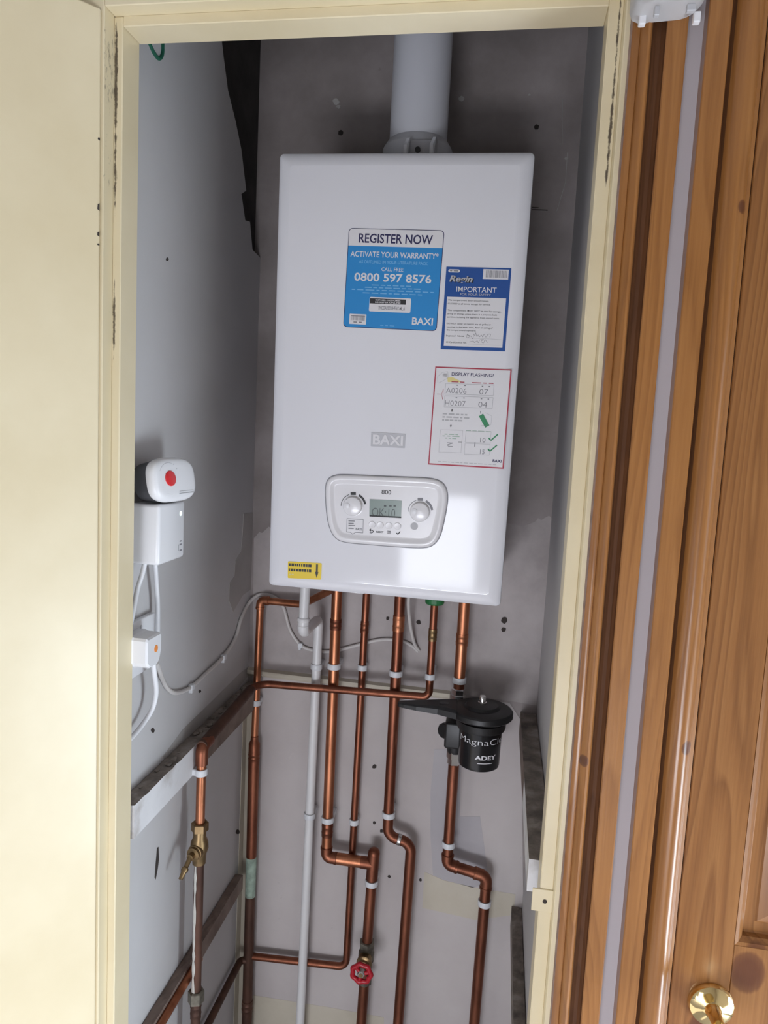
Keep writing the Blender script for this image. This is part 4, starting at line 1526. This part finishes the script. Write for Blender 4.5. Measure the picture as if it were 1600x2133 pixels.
# pipe running forward at the foot of the left wall
q0, q1 = atx(500, 2002, -0.323), atx(438, 2140, -0.323)
q1 = Vector((-0.323, -0.20, q0.z))
q0.y = 0.28
p9 = thing('copper_pipe', 'blackened thin pipe running forward along the foot of the left wall', 'pipe', q1)
tube('wall_run', [q0 + Vector((0.014, 0.004, 0)), q0, q1], 0.0076, M_COPPERDARK, p9, 0.02)
bm = B()
q = atx(362, 2100, -0.315)
q2 = atx(428, 1962, -0.315)
zz = (q.z + q2.z) / 2
p10 = thing('copper_pipe', 'orange-brown copper pipe under the lower left batten', 'pipe', (-0.315, -0.22, zz))
tube('wall_run', [Vector((-0.315, -0.22, zz)), Vector((-0.315, 0.03, zz))], 0.0076, M_COPPER, p10)
bm.free()

# white condensate waste
W0, W1 = aty(636.5, 1235, 0.175), aty(632.5, 1318, 0.175)
W1.x = W0.x - 0.002
W2 = aty(664, 1288, 0.278)
Wz = min(W1.z, W2.z + 0.0)
W1.z = Wz
W2.z = Wz + 0.002
W3 = aty(625.5, 2120, 0.278)
W3 = to_floor(W2, W3)
cw = thing('condensate_pipe', 'white plastic waste pipe dropping from the left end of the boiler', 'pipe', W3)
tube('tail', [Vector((W0.x, W0.y, 1.075)), W1 + Vector((0, 0, 0.02))], 0.0098, M_PVC, cw)
el = fillet([W1 + Vector((0, 0, 0.026)), W1, W1 + (W2 - W1) * 0.3], 0.013, 10)
bm = B()
sweep(bm, el, 0.0112, 20)
band(bm, W1 + Vector((0, 0, 0.026)), (0, 0, 1), 0.0112, 0.004, 0.0009)
band(bm, W1 + Vector((0, 0, 0.014)), (0, 0, 1), 0.0112, 0.0012, 0.0008)
link('elbow', bm, M_PVC, cw, smooth=50)
tube('cross_run', [W1 + (W2 - W1) * 0.2, W2, W2.lerp(W3, 0.05)], 0.0100, M_PVC, cw, 0.016, 10)
tube('lower_leg', [W2.lerp(W3, 0.03), W3], 0.0096, M_PVC, cw)
PW = (W2, W3)

# pipe clips ------------------------------------------------------------


def pipe_clip(p, d, r, label, wall_y=YB, group='white pipe clips', into=None):
    p = Vector(p)
    d = Vector(d).normalized()
    bm = B()
    lathe(bm, [(r + 0.0002, -0.0058), (r + 0.0024, -0.0058), (r + 0.0028, -0.005), (r + 0.0028, 0.005), (r + 0.0024, 0.0058), (r + 0.0002, 0.0058), (r + 0.0002, -0.0058)], p, d, 24)
    t = thing('pipe_clip', label, 'pipe clip', p, group)
    link('band', bm, M_CLIP, t, smooth=40)
    bm = B()
    if into is None:
        box(bm, p.x - r * 0.95, p.x + r * 0.95, p.y + r * 0.7, wall_y, p.z - 0.0055, p.z + 0.0055, 0.001, 1)
    else:
        box(bm, into, p.x - r * 0.7, p.y - r * 0.9, p.y + r * 0.9, p.z - 0.0055, p.z + 0.0055, 0.001, 1)
    link('base', bm, M_CLIP, t)
    return t


T2, B2 = up_to(aty(679.5, 1785, Y22), aty(702, 1240, Y22), 1.075), aty(679.5, 1785, Y22)
pipe_clip(at_on(*PW, 1388), PW[1] - PW[0], 0.0096, 'pipe clip on the white waste pipe, in the upper row just under the boiler')
pipe_clip(at_on(T2, B2, 1387), B2 - T2, 0.011, 'upper white clip on the thick copper pipe beside the white waste pipe')
pipe_clip(at_on(*P3, 1390), P3[1] - P3[0], 0.0076, 'upper small white clip on the thin copper pipe that turns left')
pipe_clip(at_on(*P4, 1402), P4[1] - P4[0], 0.011, 'upper white clip on the thick copper pipe with the swan neck, above the spanner tip')
pipe_clip(at_on(*P5, 1409), P5[1] - P5[0], 0.0076, 'white clip on the short copper pipe that elbows left behind the spanner handle')
pipe_clip(at_on(*P6, 1416), P6[1] - P6[0], 0.0113, 'white clip just above the black filter')
pipe_clip(at_on(*PW, 1698), PW[1] - PW[0], 0.0096, 'pipe clip halfway down the white waste pipe')
pipe_clip(at_on(T2, B2, 1706), B2 - T2, 0.011, 'white clip just above the elbow of the pipe that leads to the red valve')
pipe_clip(at_on(*P3, 1711), P3[1] - P3[0], 0.0076, 'lower small white clip on the thin copper pipe that turns left')
pipe_clip(at_on(*P4, 1696), P4[1] - P4[0], 0.011, 'white clip directly above the swan neck of the middle thick copper pipe')
pipe_clip(at_on(*P6, 1758), P6[1] - P6[0], 0.011, 'white clip above the lowest bend of the rightmost copper pipe')
C6, D6 = aty(1014, 1826, Y22), to_floor(aty(1014, 1826, Y22), aty(989, 2120, Y22))
pipe_clip(at_on(C6, D6, 1880), D6 - C6, 0.011, 'white clip below the bends of the rightmost copper pipe')
C2 = aty(777, 1797, Y22)
D2 = to_floor(C2, aty(753, 2125, Y22))
pipe_clip(at_on(C2, D2, 1838), D2 - C2, 0.011, 'white clip between the copper tee and the red handwheel valve')
pipe_clip(at_on(K2, K3, 1463), K3 - K2, 0.0076, 'white clip on the copper riser in the left rear corner')
pipe_clip((E.x, E.y, atx(413, 1614, E.x).z), (0, 0, 1), 0.0082, 'white clip holding the dropping copper pipe to the white batten', into=-0.3115)

# ------------------------------------------------------------------ magnetic filter and spanner
Fc = aty(1004, 1480, 0.196)
FXc, FYc, FZt = Fc.x, Fc.y, Fc.z - 0.004
zb_ = aty(991, 1606, 0.196 - 0.03).z
mf = thing('magnetic_filter', 'glossy black magnetic filter canister with white lettering on the rightmost copper pipe', 'filter', (FXc, FYc, zb_))
H = FZt - zb_
bm = B()
lathe(bm, [(0.0, 0.0), (0.034, 0.0), (0.0385, 0.003), (0.0395, 0.008), (0.0405, H * 0.70), (0.041, H * 0.74), (0.0, H * 0.74)], (FXc, FYc, zb_), (0, 0, 1), 48)
can = link('canister', bm, M_BLACK, mf, smooth=35)
bm = B()
lathe(bm, [(0.0, H * 0.73), (0.0455, H * 0.73), (0.0468, H * 0.77), (0.0468, H * 0.86), (0.0475, H * 0.88), (0.0, H * 0.88)], (FXc, FYc, zb_), (0, 0, 1), 48)
link('collar', bm, M_BLACKM, mf, smooth=35)
bm = B()
lathe(bm, [(0.0, -0.006), (0.034, -0.006), (0.034, 0.012), (0.030, 0.0165), (0.018, 0.0185), (0.0, 0.0190)], (FXc, FYc, FZt), (0, 0, 1), 48)
link('lid', bm, M_BLACKM, mf, smooth=35)
bm = B()
lathe(bm, [(0.0085, 0.018), (0.0085, 0.021), (0.0062, 0.0215), (0.0062, 0.031), (0.0052, 0.033), (0.0, 0.0332)], (FXc, FYc, FZt), (0, 0, 1), 24)
link('bleed_valve', bm, M_CHROME, mf, smooth=40)
bm = B()
cdir = math.atan2(CAM.y - FYc, CAM.x - FXc)


def on_can(ang, z, rr):
    return Vector((FXc + rr * math.cos(ang), FYc + rr * math.sin(ang), z))


def can_text(s, a0, a1, z, cap, bold):
    add_text(bm, s, lambda x, y: on_can(cdir + a0 + (a1 - a0) * x, z + y * cap, 0.0404 + 0.0003), bold, 0)


zc1 = aty(1000, 1553, FYc - 0.04).z
zc2 = aty(1008, 1584, FYc - 0.04).z
can_text('MagnaClean', -1.10, 1.86, zc1, 0.0118, -0.012)
can_text('ADEY', -0.18, 0.86, zc2, 0.0078, 0.03)
n_ = 10
for k in range(n_):
    a, b_ = -0.05 + 0.72 * k / n_, -0.05 + 0.72 * (k + 1) / n_
    bm.faces.new([bm.verts.new(v) for v in (on_can(cdir + a, zc2 - 0.0080, 0.0406), on_can(cdir + b_, zc2 - 0.0080, 0.0406), on_can(cdir + b_, zc2 - 0.0066, 0.0406), on_can(cdir + a, zc2 - 0.0066, 0.0406))])
o = link('lettering', bm, M_PAPER, can)
o['label'] = 'white lettering'
# valve block behind
V0 = at_on(*P6, 1515)
bm = B()
box(bm, V0.x - 0.020, FXc - 0.005, FYc + 0.022, V0.y + 0.012, V0.z - 0.024, V0.z + 0.030, 0.005, 3)
lathe(bm, [(0.0, -0.052), (0.0150, -0.052), (0.0170, -0.046), (0.0170, 0.050), (0.0150, 0.058), (0.0, 0.058)], V0, (0, 0, 1), 20)
link('valve_block', bm, M_BLACKM, mf, smooth=35)
bm = B()
kc = aty(933, 1520, V0.y - 0.030)
lathe(bm, [(0.006, -0.022), (0.006, 0.0), (0.015, 0.001), (0.016, 0.004), (0.016, 0.012), (0.014, 0.015), (0.0, 0.015)], kc, (-0.55, -0.8, 0.05), 10)
link('isolating_knob', bm, M_BLACKM, mf)
bm = B()
lathe(bm, [(0.011, -0.020), (0.0165, -0.017), (0.0165, 0.0), (0.0145, 0.001), (0.0145, 0.012), (0.0115, 0.014)], at_on(*P6, 1447), (0, 0, 1), 6, 0, 0.2)
link('union_nut', bm, M_CHROME, mf)
bm = B()
lathe(bm, [(0.0115, -0.014), (0.0135, -0.012), (0.0135, 0.0), (0.0160, 0.001), (0.0160, 0.018), (0.011, 0.020)], at_on(*P6, 1578), (0, 0, 1), 6, 0, 0.2)
link('union_nut', bm, M_CHROME, mf)
# spanner lying on the filter lid
sz0 = FZt - 0.006
tip = atz(829, 1464, sz0 + 0.010)
sp_ = thing('filter_spanner', 'black ring spanner with a long flat handle resting on the filter canister', 'spanner', (FXc, FYc, sz0))
bm = B()
lathe(bm, [(0.0345, 0.000), (0.0560, 0.000), (0.0590, 0.003), (0.0590, 0.0115), (0.0560, 0.0145), (0.0440, 0.0175), (0.0345, 0.0180), (0.0345, 0.000)], (FXc, FYc, sz0), (0, 0, 1), 56)
link('ring', bm, M_BLACKM, sp_, smooth=30)
ctr = Vector((FXc, FYc, sz0))
hd = Vector((tip.x - FXc, tip.y - FYc, 0))
Lh = hd.length
hd.normalize()
hn = Vector((-hd.y, hd.x, 0))
secs = [(0.048, 0.036, 0.016), (0.066, 0.029, 0.016), (0.084, 0.022, 0.015), (0.105, 0.0185, 0.013), (0.125, 0.0155, 0.011), (Lh - 0.012, 0.0095, 0.009), (Lh - 0.003, 0.006, 0.008), (Lh, 0.0025, 0.006)]
bm = B()
rings = []
for s, w, h in secs:
    c0 = ctr + hd * s + Vector((0, 0, 0.0005 + 0.004 * s / Lh))
    rings.append([c0 + hn * a + Vector((0, 0, b_)) for a, b_ in ((-w, 0.0), (w, 0.0), (w, h * 0.7), (w * 0.8, h), (-w * 0.8, h), (-w, h * 0.7))])
rings_to_faces(bm, rings)
hnd = link('handle', bm, M_BLACKM, sp_)
bm = B()
c0 = ctr + hd * 0.072 + Vector((0, 0, 0.0185))
prism(bm, [(-0.009, -0.006), (0.009, -0.006), (0.009, 0.006), (-0.009, 0.006)], lambda a, b_: c0 + hd * a + hn * b_, lambda a, b_: c0 + hd * a + hn * b_ - Vector((0, 0, 0.003)))
link('moulded_mark', bm, M_DARKGREY, hnd)

# ------------------------------------------------------------------ timber battens on the side walls


def batten(name, label, x0, x1, y0, y1, z0, z1, mats, top_mi, front_face, rough=0.0012, clear=None):
    bm = B()
    nx, ny, nz = 3, 40, 5
    vs = {}
    rnd = random.Random(len(label))
    for j in range(ny + 1):
        for i in range(nx + 1):
            for k in range(nz + 1):
                if 0 < i < nx and 0 < k < nz and 0 < j < ny:
                    continue
                dz = rnd.uniform(-rough, rough) if k == nz else 0
                dx = rnd.uniform(-rough, rough) * 0.5
                vs[i, j, k] = bm.verts.new((x0 + (x1 - x0) * i / nx + (dx if 0 < i < nx else 0), y0 + (y1 - y0) * j / ny, z0 + (z1 - z0) * k / nz + dz))

    def quad(a, b, c, d, mi):
        bm.faces.new((vs[a], vs[b], vs[c], vs[d])).material_index = mi
    for j in range(ny):
        for i in range(nx):
            quad((i, j, 0), (i + 1, j, 0), (i + 1, j + 1, 0), (i, j + 1, 0), front_face(j / ny))
            quad((i, j, nz), (i + 1, j, nz), (i + 1, j + 1, nz), (i, j + 1, nz), top_mi)
        for k in range(nz):
            quad((0, j, k), (0, j + 1, k), (0, j + 1, k + 1), (0, j, k + 1), front_face(j / ny) if x0 > 0 else top_mi)
            quad((nx, j, k), (nx, j + 1, k), (nx, j + 1, k + 1), (nx, j, k + 1), top_mi if x0 > 0 else front_face(j / ny))
    for k in range(nz):
        for i in range(nx):
            quad((i, 0, k), (i + 1, 0, k), (i + 1, 0, k + 1), (i, 0, k + 1), front_face(0))
            quad((i, ny, k), (i + 1, ny, k), (i + 1, ny, k + 1), (i, ny, k + 1), front_face(1))
    return link(name, bm, mats, None, label, 'batten')


batten('timber_batten', 'chipped white-painted timber batten with a dusty top, on the left wall', XL + 0.0012, -0.310, -0.228, YB - 0.0025, 0.719, 0.7695, [M_BATTENW, M_BATTENTOP, M_BATTENB], 1, lambda t: 0 if t < 0.40 else 2)
batten('timber_batten', 'bare brown timber batten low on the left wall, behind the dropping pipe', XL + 0.0012, -0.319, -0.228, YB - 0.045, 0.314, 0.347, [M_BATTENB], 0, lambda t: 0)
batten('timber_batten', 'dusty grey timber batten on the right wall beside the black filter', 0.251, XR - 0.0012, -0.215, YB - 0.0025, 0.720, 0.765, [M_BATTENW, M_BATTENTOP, M_BATTENB], 1, lambda t: 0 if t < 0.45 else 2)
batten('timber_batten', 'dark timber batten low on the right wall beside the latch plate', 0.262, XR - 0.0012, -0.215, YB - 0.0025, 0.295, 0.339, [M_BATTENTOP], 0, lambda t: 0)

bm = B()
rnd = random.Random(11)
for k in range(70):
    yy = rnd.uniform(-0.20, 0.29)
    if yy > 0.06 and rnd.random() < 0.6 or yy <= 0.06 and rnd.random() < 0.35:
        rr = rnd.uniform(0.0015, 0.0065)
        xx = rnd.uniform(XL + 0.008, -0.320)
        st_ = len(bm.verts)
        res = bmesh.ops.create_icosphere(bm, subdivisions=1, radius=rr)
        for v in res['verts']:
            v.co *= rnd.uniform(0.7, 1.2)
            v.co.z *= 0.55
            v.co.y *= 1.5
            v.co += Vector((xx, yy, 0.7695 + rr * 0.30))
link('plaster_debris', bm, M_BATTENTOP, None, 'loose plaster debris and dust lying along the top of the white batten', 'debris', None, 'stuff')

# ------------------------------------------------------------------ devices on the left wall
# receiver box
rx = -0.290
yn, yf = -0.2045, -0.1215
zt2, zb2 = atx(330, 1053, rx).z, atx(331, 1179, rx).z
rb = thing('receiver_box', 'white square receiver box with a lit green dot, under the carbon monoxide alarm', 'receiver', (XL, (yn + yf) / 2, zb2))
bm = B()
box(bm, XL + 0.0005, rx, yn, yf, zb2, zt2, 0.005, 4)
link('housing', bm, M_PLASTIC, rb, smooth=40)
q = atx(376.5, 1069.5, rx)
bm = B()
lathe(bm, [(0.0, -0.001), (0.0034, -0.001), (0.0034, 0.0004), (0.0, 0.0006)], (rx, q.y, q.z), (1, 0, 0), 20)
link('status_light', bm, M_LED, rb)
bm = B()
for py, s in ((1127, 0.0016), (1134, 0.0020), (1146, 0.0020)):
    q = atx(376, py, rx)
    box(bm, rx - 0.0005, rx + 0.0003, q.y - s * 1.8, q.y + s * 1.8, q.z - s * 0.6, q.z + s * 0.6)
q = atx(375, 1140, rx)
box(bm, rx - 0.0005, rx + 0.0003, q.y - 0.0055, q.y - 0.0048, q.z - 0.005, q.z + 0.005)
link('printed_symbol', bm, M_INKGREY, rb)

# carbon monoxide alarm standing on the receiver
ca_c = atx(364, 1001, -0.283)
ta, tb = math.radians(-13), math.radians(10)      # turned to the doorway and leaning back on the wall
A0 = Vector((math.cos(ta), math.sin(ta), 0))
AU = Vector((-A0.y, A0.x, 0))                          # towards the back of the cupboard
AN = (A0 * math.cos(tb) + Vector((0, 0, math.sin(tb)))).normalized()     # face normal
AZ = (Vector((0, 0, math.cos(tb))) - A0 * math.sin(tb)).normalized()
hw, hh = 0.0465, (atx(361, 954, -0.279).z - atx(361, 1047, -0.279).z) / 2
ca_c.z = zt2 + hh * 0.90 * math.cos(tb) + 0.036 * math.sin(tb) + 0.0008
al = thing('carbon_monoxide_alarm', 'white oval alarm with a round red button, standing on the white receiver box', 'alarm', (ca_c.x - 0.02, ca_c.y, zt2))


def superell(k, t, ex=3.2):
    c, s = math.cos(t), math.sin(t)
    return (hw * k * math.copysign(abs(c) ** (2 / ex), c), hh * (1 - (1 - k) * 1.4) * math.copysign(abs(s) ** (2 / ex), s))


def al_ring(k, dep):
    return [ca_c + AU * a + AZ * b_ + AN * dep for a, b_ in (superell(k, 2 * math.pi * i / 64) for i in range(64))]


bm = B()
rings_to_faces(bm, [al_ring(0.86, -0.0390), al_ring(0.92, -0.036), al_ring(0.955, -0.022), al_ring(0.975, -0.012)])
link('back_housing', bm, M_DARKGREY, al, smooth=40)
bm = B()
rings_to_faces(bm, [al_ring(0.98, -0.0125), al_ring(1.0, -0.010), al_ring(0.998, -0.005), al_ring(0.975, -0.0005), al_ring(0.93, 0.0022), al_ring(0.85, 0.0036), al_ring(0.7, 0.0044)])
fr = link('face', bm, M_PLASTIC, al, smooth=40)


def al_pt(px, py, dep=0.0045):
    o = ca_c + AN * dep
    d = pray(px, py)
    t = (o - CAM).dot(AN) / d.dot(AN)
    return CAM + d * t


rc = al_pt(355, 996.5)
bm = B()
lathe(bm, [(0.0, -0.001), (0.0110, -0.001), (0.0110, 0.0010), (0.0095, 0.0018), (0.0, 0.0022)], rc, AN, 28)
link('test_button', bm, M_REDLENS, al, smooth=40)
for a0, a1 in ((70, 150), (225, 310)):
    bm = B()
    pts = [rc + AU * (0.0225 * math.cos(math.radians(t))) + AZ * (0.0225 * math.sin(math.radians(t))) - AN * 0.0009 for t in range(a0, a1 + 1, 10)]
    sweep(bm, pts, 0.0005, 6)
    link('moulded_line', bm, M_INKLIGHT, al)
for py, x0, x1 in ((1021.5, 374, 403), (1026.0, 374, 405)):
    bm = B()
    sweep(bm, [al_pt(x0, py + 2), al_pt(x1, py - 1)], 0.0004, 6)
    link('moulded_line', bm, M_INKLIGHT, al)
for px, py in ((362, 967), (368, 976)):
    bm = B()
    lathe(bm, [(0.0, -0.001), (0.0008, -0.001), (0.0008, 0.0002), (0.0, 0.0002)], al_pt(px, py), AN, 10)
    link('indicator_dot', bm, M_INKLIGHT, al)
bm = B()
sweep(bm, [al_pt(378, 972, 0.0032), al_pt(396, 971, 0.0026)], 0.0005, 6)
link('printed_line', bm, M_INKLIGHT, al)

# socket plate, plug and cables
px_ = -0.327
sz1, sz2 = atx(320, 1277, px_).z, atx(293, 1404, px_).z
sy = atx(322, 1330, px_).y
so = thing('wall_socket', 'white wall socket plate half hidden by the cream frame, behind the plug', 'socket', (XL, sy - 0.043, sz2))
bm = B()
box(bm, XL + 0.0004, px_, sy - 0.146, sy, sz2, sz1, 0.002, 3)
link('face_plate', bm, M_PLASTIC, so, smooth=40)
q = atx(294, 1306, px_)
bm = B()
lathe(bm, [(0.0, -0.001), (0.0030, -0.001), (0.0030, 0.0004), (0.0, 0.0006)], (px_, q.y, q.z), (1, 0, 0), 16)
link('fixing_screw', bm, M_INKLIGHT, so)
pf = -0.289
pyn, pyf = atx(306, 1355, pf).y, atx(337.5, 1355, pf).y
ptz, pbz = atx(323, 1322, pf).z, atx(318, 1392, pf).z
pg = thing('mains_plug', 'white mains plug with an orange dot, pushed into the wall socket', 'plug', (px_, (pyn + pyf) / 2, pbz))
bm = B()
w2 = (pyf - pyn) / 2
h2 = ptz - pbz
yc = (pyn + pyf) / 2
outl = [(-1.0, 0.22), (-1.0, 0.92), (-0.9, 1.0), (0.9, 1.0), (1.0, 0.92), (1.0, 0.42), (0.72, 0.10), (0.45, 0.0), (-0.45, 0.0), (-0.75, 0.08)]
rings = []
for x, k in ((px_ + 0.0004, 1.0), (px_ + 0.013, 1.03), (px_ + 0.017, 0.96), (pf - 0.003, 0.95), (pf, 0.86)):
    rings.append([Vector((x, yc + a * w2 * k, pbz + h2 * (0.5 + (b_ - 0.5) * k))) for a, b_ in outl])
rings_to_faces(bm, rings)
link('plug_body', bm, M_PLASTIC, pg)
q = atx(325, 1351, pf)
bm = B()
lathe(bm, [(0.0, -0.001), (0.0052, -0.001), (0.0052, 0.0004), (0.0, 0.0006)], (pf, q.y, q.z), (1, 0, 0), 20)
link('orange_dot', bm, M_ORANGE, pg)


def cable(name, label, pts, r, mat, smoothr=0.03):
    o = tube(name, pts, r, mat, None, smoothr, 8, 12)
    o['label'] = label
    o['category'] = 'cable'
    return o


xc = XL + 0.0042
zq = zb2 + 0.004
p_top = Vector((-0.318, atx(322, 1178, -0.318).y, zq))
xs = -0.3225
cable('flex_cable', 'white flex hanging from the receiver box down behind the plug',
      crv([p_top, atx(326, 1215, -0.321), atx(328.5, 1260, xs), atx(328.5, 1318, -0.3215), atx(327, 1360, -0.320)]), 0.0036, M_CABLE, 0)
cable('flex_cable', 'short white flex leaving the underside of the receiver box towards the cream frame',
      crv([Vector((-0.315, atx(303, 1178, -0.315).y, zq)), atx(295, 1200, -0.318), atx(287, 1225, -0.322), atx(279, 1265, -0.322), atx(272, 1300, -0.322)]), 0.0036, M_CABLE, 0)
cable('flex_cable', 'white flex curving from the foot of the plug down behind the cream frame',
      crv([Vector((-0.306, atx(318, 1388, -0.306).y, pbz + 0.004)), atx(322, 1405, -0.306), atx(325.5, 1440, -0.310), atx(318, 1475, -0.316), atx(300, 1505, -0.322), atx(280, 1530, -0.324), atx(262, 1548, -0.325)]), 0.0038, M_CABLE, 0)
Lp = [(339, 1416), (350, 1435), (368, 1443), (398, 1431), (430, 1402), (465, 1368), (490, 1330), (502, 1290), (515, 1262)]
pts = [atx(326, 1380, -0.312), atx(332, 1396, -0.322)] + [atx(px, py, xc) for px, py in Lp]
yc_ = YB - 0.0045
Rp = [(545, 1238), (570, 1243), (590, 1264), (604, 1312), (626, 1343), (650, 1354), (690, 1357), (740, 1345), (790, 1333), (830, 1334), (856, 1344), (871, 1358)]
cor = Vector((XL + 0.012, YB - 0.012, aty(530, 1243, YB).z))
pts += [cor] + [aty(px, py, yc_) for px, py in Rp]
cable('boiler_cable', 'long off-white cable clipped along the left wall and under the boiler', crv(pts, 6), 0.0036, M_OLDCABLE, 0)
cable('boiler_cable', 'short off-white cable dropping from under the boiler beside the middle copper pipe',
      crv([aty(852, 1238, 0.24), aty(851, 1262, 0.255), aty(855, 1305, 0.285), aty(863, 1340, 0.302), aty(873, 1356, YB - 0.002)]), 0.0036, M_OLDCABLE, 0)
for (px, py), lab, side in (((398, 1431), 'small white cable clip on the left wall, nearest the plug', 0), ((465, 1369), 'small white cable clip on the left wall, nearest the rear corner', 0), ((626, 1344), 'small white cable clip on the back wall beside the waste pipe', 1)):
    bm = B()
    if side == 0:
        p = atx(px, py, xc)
        box(bm, XL + 0.0004, xc + 0.0050, p.y - 0.006, p.y + 0.006, p.z - 0.0055, p.z + 0.0055, 0.0016, 2)
        box(bm, XL + 0.0004, xc + 0.0035, p.y - 0.003, p.y + 0.004, p.z - 0.011, p.z - 0.004, 0.0012, 2)
    else:
        p = aty(px, py, yc_)
        box(bm, p.x - 0.005, p.x + 0.005, yc_ - 0.0052, YB - 0.0004, p.z - 0.0055, p.z + 0.0055, 0.0016, 2)
        box(bm, p.x - 0.004, p.x + 0.002, yc_ - 0.0035, YB - 0.0004, p.z - 0.010, p.z - 0.004, 0.0012, 2)
    link('cable_clip', bm, M_CLIP, None, lab, 'cable clip', 'cable clips')
